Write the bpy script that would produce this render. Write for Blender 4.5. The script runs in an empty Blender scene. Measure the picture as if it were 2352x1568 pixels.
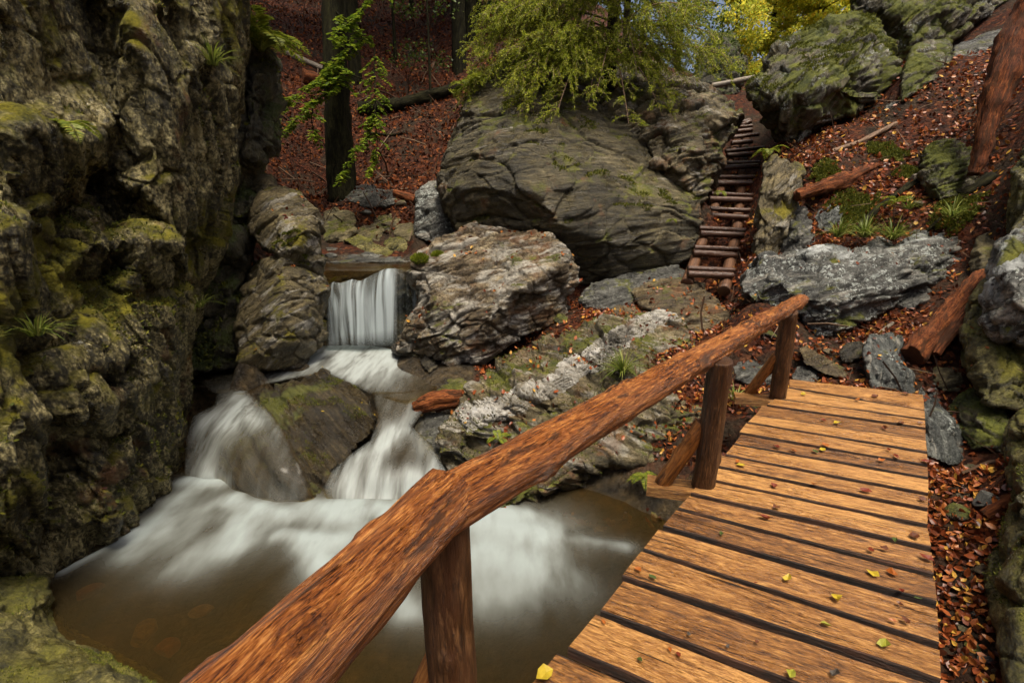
import bpy, bmesh, math, random
import numpy as np
from mathutils import Vector, Matrix
from mathutils.geometry import delaunay_2d_cdt

# ------------------------------------------------------------------ camera, world, sun, exposure
SC = bpy.context.scene
COL = SC.collection
W0, H0, F = 2352.0, 1568.0, 1127.0          # photograph measured at 2352 px width
HOR = 510.0                                   # row of the horizon
PITCH = math.atan((H0 / 2 - HOR) / F)
CAMZ = 1.7
cam = bpy.data.cameras.new('camera')
cam.sensor_width = 36.0
cam.lens = F / W0 * 36.0
cam.clip_start = 0.02
cam.clip_end = 500
camo = bpy.data.objects.new('camera', cam)
camo.location = (0, 0, CAMZ)
camo.rotation_euler = (math.pi / 2 - PITCH, 0, 0)
COL.objects.link(camo)
SC.camera = camo

SUN_EL, SUN_AZ = math.radians(70), math.radians(155)   # azimuth the light comes from, clockwise from +Y
world = bpy.data.worlds.new('World')
SC.world = world
world.use_nodes = True
wn = world.node_tree
bg = wn.nodes['Background']
sky = wn.nodes.new('ShaderNodeTexSky')
sky.sky_type = 'NISHITA'
sky.sun_disc = False
sky.sun_elevation = SUN_EL
sky.sun_rotation = SUN_AZ
sky.air_density = 0.7
sky.dust_density = 8.0
sky.ozone_density = 0.3
wn.links.new(sky.outputs[0], bg.inputs[0])
bg.inputs[1].default_value = 0.06
sun = bpy.data.lights.new('sun', 'SUN')
sun.energy = 1.5
sun.angle = math.radians(20)
sun.color = (1.0, 0.91, 0.74)
suno = bpy.data.objects.new('sun', sun)
sd = Vector((math.sin(SUN_AZ) * math.cos(SUN_EL), math.cos(SUN_AZ) * math.cos(SUN_EL), math.sin(SUN_EL)))
suno.rotation_euler = sd.to_track_quat('Z', 'Y').to_euler()
COL.objects.link(suno)
SC.view_settings.view_transform = 'Standard'
SC.view_settings.look = 'None'
SC.view_settings.exposure = 1.64
SC.view_settings.gamma = 1.0
SC.cycles.max_bounces = 6
SC.cycles.transparent_max_bounces = 12

# ------------------------------------------------------------------ geometry helpers
cp, sp = math.cos(PITCH), math.sin(PITCH)

def ray(px, py):
    v = (H0 / 2 - py) / F
    return np.array([(px - W0 / 2) / F, cp + v * sp, -sp + v * cp])

def P(px, py, Y):
    d = ray(px, py)
    return np.array([0, 0, CAMZ]) + d * (Y / d[1])

def PZ(px, py, z):
    d = ray(px, py)
    return np.array([0, 0, CAMZ]) + d * ((z - CAMZ) / d[2])

def yz(px, py, z):
    """control point whose depth puts it at height z"""
    return (px, py, float(PZ(px, py, z)[1]))

_rs = np.random.RandomState(7)
_perm = np.concatenate([_rs.permutation(256)] * 2)
_grad = _rs.normal(size=(256, 3)); _grad /= np.linalg.norm(_grad, axis=1)[:, None]
_rnd = _rs.rand(4096)

def perlin(p):
    p = np.asarray(p, float)
    i = np.floor(p).astype(np.int64); f = p - i; i &= 255
    u = f * f * f * (f * (f * 6 - 15) + 10)
    out = 0
    for dx in (0, 1):
        a = _perm[(i[:, 0] + dx) & 255]; wx = u[:, 0] if dx else 1 - u[:, 0]
        for dy in (0, 1):
            b = _perm[(a + i[:, 1] + dy) & 255]; wy = u[:, 1] if dy else 1 - u[:, 1]
            for dz in (0, 1):
                g = _grad[_perm[(b + i[:, 2] + dz) & 255]]; wz = u[:, 2] if dz else 1 - u[:, 2]
                dot = g[:, 0] * (f[:, 0] - dx) + g[:, 1] * (f[:, 1] - dy) + g[:, 2] * (f[:, 2] - dz)
                out = out + wx * wy * wz * dot
    return out * 1.6

def fbm(p, o=4, ridge=False):
    a, s, t = 1.0, 0.0, 0.0
    for k in range(o):
        n = perlin(p * (2.03 ** k) + 17.3 * k)
        if ridge: n = 1 - 2 * np.abs(n)
        s = s + a * n; t += a; a *= 0.5
    return s / t

def hash3(c):
    c = c.astype(np.int64)
    h = (c[:, 0] * 73856093) ^ (c[:, 1] * 19349663) ^ (c[:, 2] * 83492791)
    h = (h ^ (h >> 13)) * 1274126177
    return _rnd[(h ^ (h >> 16)) & 4095]

def facets(q):
    """nearest jittered cell: offset vector to its centre, cell hash triple, gap to the second nearest"""
    b = np.floor(q).astype(np.int64)
    n = len(q); f1 = np.full(n, 9e9); f2 = np.full(n, 9e9); D = np.zeros((n, 3)); I = np.zeros((n, 3), np.int64)
    for dx in (-1, 0, 1):
        for dy in (-1, 0, 1):
            for dz in (-1, 0, 1):
                c = b + (dx, dy, dz)
                j = np.stack([hash3(c), hash3(c + 101), hash3(c + 211)], -1)
                d = q - (c + 0.12 + 0.76 * j); r = np.einsum('ij,ij->i', d, d)
                k = r < f1
                f2 = np.where(k, f1, np.minimum(f2, r)); f1 = np.where(k, r, f1)
                D[k] = d[k]; I[k] = c[k]
    return D, I, np.sqrt(f2) - np.sqrt(f1)

def mesh_arrays(name, V, Fs, smooth=True):
    """mesh from a vertex array and one or several (n,k) face index arrays"""
    if isinstance(Fs, np.ndarray): Fs = [Fs]
    me = bpy.data.meshes.new(name)
    V = np.ascontiguousarray(V, dtype=np.float32)
    me.vertices.add(len(V)); me.vertices.foreach_set('co', V.ravel())
    tot = np.concatenate([np.full(len(f), f.shape[1]) for f in Fs])
    idx = np.concatenate([f.ravel() for f in Fs]).astype(np.int32)
    me.loops.add(len(idx)); me.loops.foreach_set('vertex_index', idx)
    me.polygons.add(len(tot))
    st = np.concatenate([[0], np.cumsum(tot)[:-1]]).astype(np.int32)
    me.polygons.foreach_set('loop_start', st)
    me.update(calc_edges=True)
    me.validate()
    me.polygons.foreach_set('use_smooth', np.full(len(me.polygons), smooth, dtype=bool))
    return me

def attr(me, name, data, kind='FLOAT'):
    a = me.attributes.new(name, kind, 'POINT')
    if kind == 'FLOAT': a.data.foreach_set('value', np.asarray(data, np.float32).ravel())
    else: a.data.foreach_set('vector', np.asarray(data, np.float32).ravel())

def tag(o, label=None, cat=None, group=None, kind=None):
    if label: o['label'] = label
    if cat: o['category'] = cat
    if group: o['group'] = group
    if kind: o['kind'] = kind
    return o

def obj(name, me, mat=None, parent=None, loc=None):
    """link a mesh; loc re-bases its world-space vertices to that origin"""
    o = bpy.data.objects.new(name, me); COL.objects.link(o)
    me.name = name
    if mat is not None: me.materials.append(mat)
    if loc is not None:
        loc = Vector(loc)
        me.transform(Matrix.Translation(-loc)); o.location = loc
    if parent is not None:
        o.parent = parent
        me.transform(Matrix.Translation(-Vector(parent.location)))
    return o

def empty(name, loc):
    o = bpy.data.objects.new(name, None); o.location = loc; COL.objects.link(o)
    o.empty_display_size = 0.2
    return o

# ------------------------------------------------------------------ material helpers
class NT:
    def __init__(s, name):
        s.mat = bpy.data.materials.new(name); s.mat.use_nodes = True
        s.t = s.mat.node_tree; s.t.nodes.clear()
        s.out = s.t.nodes.new('ShaderNodeOutputMaterial')
    def n(s, typ, ins=None, **props):
        nd = s.t.nodes.new('ShaderNode' + typ)
        for k, v in props.items(): setattr(nd, k, v)
        for k, v in (ins or {}).items(): s.set(nd, k, v)
        return nd
    def set(s, nd, k, v):
        sock = nd.inputs[k]
        if isinstance(v, bpy.types.NodeSocket): s.t.links.new(v, sock)
        elif isinstance(v, bpy.types.Node): s.t.links.new(v.outputs[0], sock)
        else:
            if sock.type == 'RGBA' and len(v) == 3: v = (*v, 1)
            sock.default_value = v
    def noise(s, vec, scale, detail=6, rough=0.6, dist=0.0):
        return s.n('TexNoise', {'Vector': vec, 'Scale': scale, 'Detail': detail, 'Roughness': rough, 'Distortion': dist}).outputs[0]
    def math(s, op, a, b=None, c=None, clamp=False):
        nd = s.n('Math', operation=op, use_clamp=clamp)
        for i, v in enumerate((a, b, c)):
            if v is not None: s.set(nd, i, v)
        return nd.outputs[0]
    def maprange(s, v, a, b, c=0.0, d=1.0):
        return s.n('MapRange', {0: v, 1: a, 2: b, 3: c, 4: d}).outputs[0]
    def ramp(s, fac, stops):
        nd = s.n('ValToRGB', {0: fac}); e = nd.color_ramp.elements
        while len(e) < len(stops): e.new(0.5)
        for el, (p, c) in zip(e, stops):
            el.position = p; el.color = (*c, 1)
        return nd.outputs[0]
    def mix(s, fac, a, b):
        nd = s.n('Mix', data_type='RGBA')
        s.set(nd, 0, fac); s.set(nd, 6, a); s.set(nd, 7, b)
        return nd.outputs[2]
    def mapping(s, vec, scale=(1, 1, 1), rot=(0, 0, 0), loc=(0, 0, 0)):
        return s.n('Mapping', {'Vector': vec, 'Scale': scale, 'Rotation': rot, 'Location': loc}).outputs[0]
    def attr(s, name, o='Fac'):
        return s.n('Attribute', attribute_name=name).outputs[o]
    def bump(s, h, strength, dist, normal=None):
        d = {'Height': h, 'Strength': strength, 'Distance': dist}
        if normal is not None: d['Normal'] = normal
        return s.n('Bump', d).outputs[0]
    def done(s, shader):
        s.t.links.new(shader.outputs[0] if isinstance(shader, bpy.types.Node) else shader, s.out.inputs[0])
        return s.mat

def fD(x, y, z):
    n = Vector((x, y, z)).normalized(); return (math.asin(n.y), math.atan2(-n.x, n.z))
def fM(x, y, z):
    n = Vector((x, y, z)).normalized(); return (math.atan2(n.y, n.z), -math.asin(n.x), 0.0)
_rc = [0]
def rock_mat(name, dark, mid, light, fol=(0, 0, 0), stretch=7.0, vein=0.0, veincol=(0.60, 0.56, 0.47),
             moss=0.0, mosscol=((0.04, 0.052, 0.005), (0.19, 0.19, 0.014)), lichen=0.0, wet=0.35, rust=0.0, bump=1.0, mscale=1.6, fscale=1.0, grit=0.0, warm=True):
    m = NT(name); _rc[0] += 1
    tc = m.n('TexCoord').outputs['Object']
    off = m.mapping(tc, loc=(_rc[0] * 3.7, _rc[0] * 1.9, _rc[0] * 5.3))
    fo = m.mapping(off, rot=fol)
    fo = m.mapping(fo, scale=(1, 1, stretch))
    big = m.noise(off, 0.9, 5, 0.62)
    streak = m.noise(fo, 2.3 * fscale, 9, 0.68, 0.5)
    fine = m.noise(off, 22, 8, 0.7)
    speck = m.noise(m.mapping(fo, scale=(1, 1, 0.5)), 34, 5, 0.75)
    mixv = m.math('ADD', m.math('MULTIPLY', streak, 0.42), m.math('MULTIPLY', big, 0.26))
    mixv = m.math('ADD', mixv, m.math('ADD', m.math('MULTIPLY', fine, 0.20), m.math('MULTIPLY', speck, 0.22)))
    if grit:                                  # coarse weathered grain, pale crystals among dark pits
        g1 = m.noise(m.mapping(fo, scale=(1, 1, 0.7), loc=(5, 2, 8)), 17, 5, 0.8)
        mixv = m.math('ADD', mixv, m.math('MULTIPLY', m.math('SUBTRACT', g1, 0.5), 0.55 * grit))
    col = m.ramp(mixv, [(0.485, dark), (0.57, mid), (0.635, light), (0.70, tuple(min(1, c * 1.35) for c in light))])
    if warm: col = m.n('Mix', {0: 1.0, 6: col, 7: (1.0, 0.93, 0.74, 1)}, data_type='RGBA', blend_type='MULTIPLY').outputs[2]
    if rust:
        rm = m.maprange(m.noise(off, 1.7, 6, 0.65), 0.62 - rust * 0.2, 0.70 - rust * 0.15)
        col = m.mix(m.math('MULTIPLY', rm, 0.75), col, (0.20, 0.085, 0.025))
    if vein:
        vm = m.noise(m.mapping(fo, scale=(0.8, 0.8, 0.8), loc=(9, 4, 2)), 2.0, 8, 0.72, 0.4)
        gate = m.noise(off, 0.8, 3, 0.5)
        vm = m.math('MULTIPLY', m.maprange(vm, 0.60 - vein * 0.16, 0.68 - vein * 0.14), m.maprange(gate, 0.5 - vein * 0.35, 0.62 - vein * 0.3))
        vcol = m.mix(m.maprange(fine, 0.35, 0.62), tuple(c * 0.45 for c in veincol), veincol)
        col = m.mix(vm, col, vcol)
    if lichen:
        vo = m.n('TexVoronoi', {'Vector': m.n('VectorMath', {0: off, 1: m.n('TexNoise', {'Vector': off, 'Scale': 9.0, 'Detail': 3.0}).outputs[1]}, operation='ADD').outputs[0], 'Scale': 5.0})
        r = m.math('MULTIPLY', vo.outputs[1], 0.62)
        gate = m.maprange(m.noise(off, 1.1, 2, 0.5), 0.60 - lichen * 0.2, 0.68 - lichen * 0.2)
        lm = m.math('MULTIPLY', m.maprange(m.math('SUBTRACT', r, vo.outputs[0]), -0.01, 0.035), gate)
        col = m.mix(lm, col, m.mix(fine, (0.38, 0.42, 0.38), (0.62, 0.66, 0.62)))
    rough = m.maprange(m.noise(off, 2.1, 5, 0.6), 0.40, 0.60, max(.16, 0.60 - wet * 0.85), 0.74)
    if moss:
        nz = m.n('SeparateXYZ', {0: m.n('NewGeometry').outputs['Normal']}).outputs[2]
        mn = m.noise(off, mscale, 9, 0.68)
        mf = m.math('ADD', m.math('MULTIPLY', nz, 0.17), m.math('MULTIPLY_ADD', mn, 1.7, -0.35))
        mm = m.maprange(mf, 0.80 - moss * 0.42, 0.92 - moss * 0.40)
        mcol = m.ramp(m.math('ADD', m.math('MULTIPLY', m.noise(off, 3.4, 6, 0.6), 0.6), m.math('MULTIPLY', m.noise(off, 45, 3, 0.7), 0.4)),
                      [(0.38, mosscol[0]), (0.62, mosscol[1])])
        col = m.mix(mm, col, mcol)
        rough = m.math('MAXIMUM', rough, m.math('MULTIPLY', mm, 0.95))
    ck = m.n('TexVoronoi', {'Vector': m.mapping(fo, scale=(1.3, 1.3, 0.55)), 'Scale': 2.4, 'Randomness': 1.0}, feature='DISTANCE_TO_EDGE').outputs[0]
    crack = m.maprange(ck, 0.0, 0.05)
    h = m.math('ADD', m.math('MULTIPLY', streak, 0.8), m.math('ADD', m.math('MULTIPLY', fine, 0.5), m.math('MULTIPLY', speck, 0.35)))
    h = m.math('ADD', h, m.math('MULTIPLY', crack, 0.10))
    h2 = m.noise(off, 70, 6, 0.7)
    nrm = m.bump(h, 1.0 * bump, 0.16)
    nrm = m.bump(h2, 0.6 * bump, 0.025, nrm)
    b = m.n('BsdfPrincipled', {'Base Color': col, 'Roughness': rough, 'Normal': nrm, 'Specular IOR Level': 0.6})
    return m.done(b)

def wood_mat(name, dark, mid, light, rough=0.5, scale=1.0, bark=0.0, streaky=14.0, bump=1.0, spec=0.5):
    m = NT(name)
    wc = m.attr('wc', 'Vector')
    g = m.mapping(wc, scale=(streaky, streaky, 1.0))
    wv = m.n('TexNoise', {'Vector': m.mapping(wc, scale=(1, 1, .5)), 'Scale': 3.0, 'Detail': 3.0}).outputs[1]
    g2 = m.n('VectorMath', {0: g, 1: m.n('VectorMath', {0: wv, 'Scale': 0.35}, operation='SCALE').outputs[0]}, operation='ADD').outputs[0]
    n1 = m.noise(g2, 3.2 * scale, 9, 0.7)
    n2 = m.noise(g2, 11 * scale, 5, 0.65)
    big = m.noise(m.mapping(wc, scale=(1.5, 1.5, 0.6)), 3.0, 5, 0.65)
    f = m.math('ADD', m.math('ADD', m.math('MULTIPLY', n1, 0.50), m.math('MULTIPLY', n2, 0.36)), m.math('MULTIPLY', big, 0.16))
    isl = m.n('NewGeometry').outputs['Random Per Island']
    f = m.math('ADD', f, m.maprange(isl, 0, 1, -0.05, 0.05))
    col = m.ramp(f, [(0.41, dark), (0.505, mid), (0.61, light)])
    # dark flecks and short checks
    fl = m.noise(m.mapping(wc, scale=(9, 9, 2.6), loc=(3, 1, 7)), 4.5 * scale, 6, 0.8)
    fm = m.maprange(fl, 0.60, 0.68)
    col = m.mix(m.math('MULTIPLY', fm, 0.85), col, tuple(c * 0.35 for c in dark))
    ck = m.noise(m.mapping(wc, scale=(34, 34, 0.9), loc=(1, 8, 2)), 1.6, 4, 0.6)
    cm = m.maprange(ck, 0.63, 0.66)
    col = m.mix(m.math('MULTIPLY', cm, 0.9), col, tuple(c * 0.2 for c in dark))
    if bark:
        bn = m.maprange(m.noise(m.mapping(wc, scale=(3.5, 3.5, 0.8)), 3.5, 7, 0.7), 0.60 - bark * 0.25, 0.66 - bark * 0.22)
        col = m.mix(bn, col, (0.06, 0.022, 0.008))
    # knots
    vo = m.n('TexVoronoi', {'Vector': m.mapping(wc, scale=(1.0, 1.0, 0.35)), 'Scale': 5.0})
    kn = m.math('MULTIPLY', m.maprange(vo.outputs[0], 0.16, 0.05), m.maprange(m.n('SeparateColor', {0: vo.outputs[1]}).outputs[0], 0.72, 0.74))
    col = m.mix(m.math('MULTIPLY', kn, 0.8), col, tuple(c * 0.5 for c in dark))
    ka = m.attr('knot')
    col = m.mix(m.math('MULTIPLY', m.maprange(m.math('ADD', ka, m.math('MULTIPLY', m.noise(wc, 40, 3, .6), .5)), .55, .95), 0.9), col, tuple(c * 0.45 for c in dark))
    hgt = m.math('ADD', m.math('ADD', n1, m.math('MULTIPLY', n2, 0.6)), m.math('ADD', m.math('MULTIPLY', fm, -0.5), m.math('MULTIPLY', cm, -0.8)))
    nrm = m.bump(hgt, 0.55 * bump, 0.02)
    r = m.maprange(big, 0.35, 0.65, rough - 0.14, rough + 0.2)
    return m.done(m.n('BsdfPrincipled', {'Base Color': col, 'Roughness': r, 'Normal': nrm, 'Specular IOR Level': spec}))

def leaf_mat(name, stops, trans=0.35, rough=0.5, spec=0.3):
    m = NT(name)
    r = m.n('NewGeometry').outputs['Random Per Island']
    col = m.ramp(r, stops)
    n = m.noise(m.n('TexCoord').outputs['Object'], 60, 3, 0.6)
    col = m.mix(m.maprange(n, 0.3, 0.7, 0.0, 0.35), col, m.mix(0.6, col, (0, 0, 0)))
    b = m.n('BsdfPrincipled', {'Base Color': col, 'Roughness': rough, 'Specular IOR Level': spec})
    if trans:
        t = m.n('BsdfTranslucent', {'Color': col})
        mx = m.n('MixShader', {0: trans, 1: b.outputs[0], 2: t.outputs[0]})
        return m.done(mx)
    return m.done(b)

OL = (0.055, 0.048, 0.026), (0.16, 0.14, 0.075), (0.34, 0.30, 0.18)
M = {}
M['cliff'] = rock_mat('cliff_rock', (0.03, 0.028, 0.014), (0.18, 0.163, 0.082), (0.50, 0.46, 0.28), fM(.3, .93, .2), 2.6, moss=0.72, mosscol=((0.045, 0.05, 0.003), (0.30, 0.26, 0.013)), mscale=0.8, wet=0.5, bump=1.6, rust=0.2, grit=1.5)
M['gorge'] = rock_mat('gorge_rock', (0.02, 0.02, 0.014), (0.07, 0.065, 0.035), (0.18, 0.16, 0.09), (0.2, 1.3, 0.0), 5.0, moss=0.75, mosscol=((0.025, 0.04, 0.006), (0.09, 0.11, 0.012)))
M['stack'] = rock_mat('stack_rock', (0.05, 0.043, 0.022), (0.15, 0.125, 0.065), (0.34, 0.29, 0.17), (0.2, 0.7, 0.4), 5.0, vein=0.4, moss=0.45, mosscol=((0.07, 0.07, 0.006), (0.30, 0.25, 0.015)))
M['giant'] = rock_mat('giant_boulder_rock', (0.03, 0.027, 0.015), (0.105, 0.093, 0.052), (0.25, 0.22, 0.14), (0.12, 0.1, 0.0), 7.0, vein=0.15, moss=0.36, bump=1.0, rust=0.1, wet=0.4)
M['quartz'] = rock_mat('quartz_boulder_rock', (0.04, 0.028, 0.015), (0.17, 0.13, 0.08), (0.48, 0.42, 0.32), (0.35, 0.35, 0.0), 2.4, vein=0.75, moss=0.16, rust=0.55, bump=1.3)
M['outcrop'] = rock_mat('outcrop_rock', (0.045, 0.04, 0.022), (0.17, 0.145, 0.085), (0.38, 0.33, 0.24), (0.3, -0.3, 0.5), 3.5, vein=0.5, moss=0.42, rust=0.4, bump=1.2, wet=0.5)
M['slate'] = rock_mat('slate_rock', (0.028, 0.028, 0.024), (0.10, 0.10, 0.085), (0.25, 0.25, 0.22), (0.1, 0.2, 0.5), 5.0, vein=0.2, moss=0.15, warm=False, wet=0.6, lichen=0.0)
M['lichen'] = rock_mat('lichened_grey_rock', (0.04, 0.041, 0.037), (0.125, 0.127, 0.112), (0.30, 0.30, 0.27), (0.35, 0.25, 0.2), 3.5, vein=0.5, moss=0.25, lichen=1.3, warm=False, wet=0.45, bump=1.1)
M['mossy'] = rock_mat('mossy_boulder_rock', (0.028, 0.026, 0.015), (0.095, 0.085, 0.05), (0.25, 0.225, 0.145), (0.5, 1.0, 0.3), 3.5, vein=0.35, moss=0.85, lichen=0.35, mosscol=((0.04, 0.055, 0.006), (0.16, 0.17, 0.012)), mscale=1.0)
M['bluegrey'] = rock_mat('wet_bluegrey_slab', (0.03, 0.035, 0.033), (0.115, 0.125, 0.115), (0.29, 0.30, 0.265), (0.2, 1.35, 0.4), 7.0, vein=0.3, moss=0.25, warm=False, wet=0.65, lichen=0.2)
M['dark'] = rock_mat('dark_wet_rock', (0.018, 0.016, 0.012), (0.06, 0.052, 0.034), (0.15, 0.13, 0.085), (0.3, 0.5, 0.2), 6.0, moss=0.25, wet=0.7)
M['slabwet'] = rock_mat('striped_stream_rock', (0.014, 0.011, 0.006), (0.05, 0.038, 0.018), (0.125, 0.10, 0.05), fM(.706, .526, .472), 9.0, moss=0.22, mosscol=((0.04, 0.05, 0.005), (0.15, 0.15, 0.012)), wet=0.85, vein=0.1, mscale=1.1)
M['green'] = rock_mat('algae_rock', (0.045, 0.045, 0.012), (0.15, 0.14, 0.04), (0.33, 0.31, 0.13), (0.3, 0.4, 0.0), 2.5, moss=0.50, mosscol=((0.055, 0.058, 0.005), (0.22, 0.20, 0.018)), wet=0.5, grit=.9)
M['plain'] = rock_mat('plain_stone', *OL, (0.3, 0.3, 0.3), 6.0, vein=0.2, moss=0.3)
M['brown'] = rock_mat('brown_slab', (0.05, 0.038, 0.022), (0.16, 0.125, 0.075), (0.31, 0.26, 0.17), (0.25, 0.15, 0.2), 6.0, moss=0.15, rust=0.4, wet=0.6)

WM = {
    'log': wood_mat('peeled_log_wood', (0.04, 0.009, 0.003), (0.25, 0.075, 0.013), (0.62, 0.27, 0.07), 0.28, 2.6, bark=0.15, streaky=9.0, bump=1.6),
    'post': wood_mat('dark_post_wood', (0.022, 0.009, 0.004), (0.085, 0.036, 0.013), (0.22, 0.11, 0.045), 0.45, 1.6, bark=0.3, streaky=9.0, bump=1.5),
    'brace': wood_mat('orange_brace_wood', (0.09, 0.03, 0.008), (0.28, 0.10, 0.02), (0.48, 0.21, 0.055), 0.45, 1.6, bark=0.1, streaky=9.0),
    'deck': wood_mat('sawn_plank_wood', (0.045, 0.016, 0.004), (0.23, 0.094, 0.020), (0.52, 0.265, 0.075), 0.30, 2.4, streaky=7.0, bump=1.4),
    'edge': wood_mat('plank_edge_dark', (0.006, 0.003, 0.001), (0.020, 0.008, 0.003), (0.06, 0.026, 0.009), 0.8, 1.6, bark=0.3, streaky=6.0, bump=1.5),
    'rung': wood_mat('wet_rung_wood', (0.016, 0.007, 0.004), (0.045, 0.018, 0.009), (0.11, 0.05, 0.026), 0.3, 1.0),
    'string': wood_mat('stair_stringer_wood', (0.03, 0.012, 0.005), (0.09, 0.037, 0.014), (0.19, 0.085, 0.035), 0.5, 1.0),
    'rot': wood_mat('rotten_red_wood', (0.03, 0.008, 0.003), (0.135, 0.037, 0.011), (0.31, 0.105, 0.03), 0.8, 1.2, bark=0.4, streaky=10, bump=2.5, spec=.2),
    'bark': wood_mat('dark_bark', (0.005, 0.005, 0.002), (0.014, 0.013, 0.006), (0.036, 0.034, 0.014), 0.9, 0.8, streaky=5, bump=2.0, spec=.1),
    'twig': wood_mat('brown_twig', (0.05, 0.028, 0.015), (0.13, 0.075, 0.042), (0.24, 0.15, 0.09), 0.7),
    'grey': wood_mat('grey_dead_wood', (0.05, 0.042, 0.032), (0.14, 0.115, 0.085), (0.28, 0.23, 0.17), 0.6),
}
LM = {
    'litter': leaf_mat('beech_litter', [(0.0, (0.05, 0.014, 0.006)), (0.35, (0.15, 0.035, 0.011)), (0.65, (0.26, 0.065, 0.018)), (0.86, (0.40, 0.14, 0.035)), (0.97, (0.52, 0.30, 0.05))], 0.12, 0.38),
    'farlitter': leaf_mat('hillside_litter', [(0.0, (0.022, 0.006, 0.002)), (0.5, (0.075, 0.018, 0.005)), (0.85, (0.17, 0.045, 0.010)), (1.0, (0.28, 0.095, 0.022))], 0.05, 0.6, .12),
    'beech': leaf_mat('beech_leaf_green', [(0.0, (0.07, 0.12, 0.012)), (0.5, (0.16, 0.24, 0.02)), (1.0, (0.34, 0.40, 0.035))], 0.45),
    'spruce': leaf_mat('spruce_needle', [(0.0, (0.09, 0.13, 0.010)), (0.5, (0.27, 0.33, 0.025)), (1.0, (0.55, 0.54, 0.06))], 0.45),
    'yellow': leaf_mat('autumn_canopy_leaf', [(0.0, (0.30, 0.38, 0.05)), (0.4, (0.55, 0.58, 0.07)), (0.8, (0.78, 0.70, 0.08)), (1.0, (0.85, 0.60, 0.05))], 0.65),
    'dkgreen': leaf_mat('understorey_leaf', [(0.0, (0.025, 0.05, 0.008)), (0.6, (0.06, 0.10, 0.014)), (1.0, (0.12, 0.16, 0.02))], 0.35),
    'fern': leaf_mat('fern_frond', [(0.0, (0.11, 0.16, 0.015)), (0.6, (0.22, 0.26, 0.025)), (1.0, (0.33, 0.33, 0.04))], 0.4),
    'grass': leaf_mat('grass_blade', [(0.0, (0.08, 0.12, 0.015)), (0.6, (0.17, 0.21, 0.03)), (1.0, (0.30, 0.29, 0.08))], 0.3),
    'moss': leaf_mat('moss_tuft', [(0.0, (0.045, 0.06, 0.006)), (0.6, (0.11, 0.125, 0.012)), (1.0, (0.20, 0.19, 0.02))], 0.25, 0.8),
}
for nm, c in {'yl': (0.46, 0.34, 0.03), 'yg': (0.30, 0.30, 0.04), 'gr': (0.06, 0.085, 0.02), 'or': (0.36, 0.11, 0.02), 'rd': (0.16, 0.028, 0.011), 'br': (0.12, 0.04, 0.018), 'dk': (0.06, 0.05, 0.04)}.items():
    LM[nm] = leaf_mat('leaf_' + {'yl': 'yellow', 'yg': 'yellowgreen', 'gr': 'green', 'or': 'orange', 'rd': 'red', 'br': 'brown', 'dk': 'grey'}[nm],
                      [(0.0, tuple(x * 0.75 for x in c)), (1.0, tuple(min(1, x * 1.2) for x in c))], 0.15, 0.4)

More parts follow.
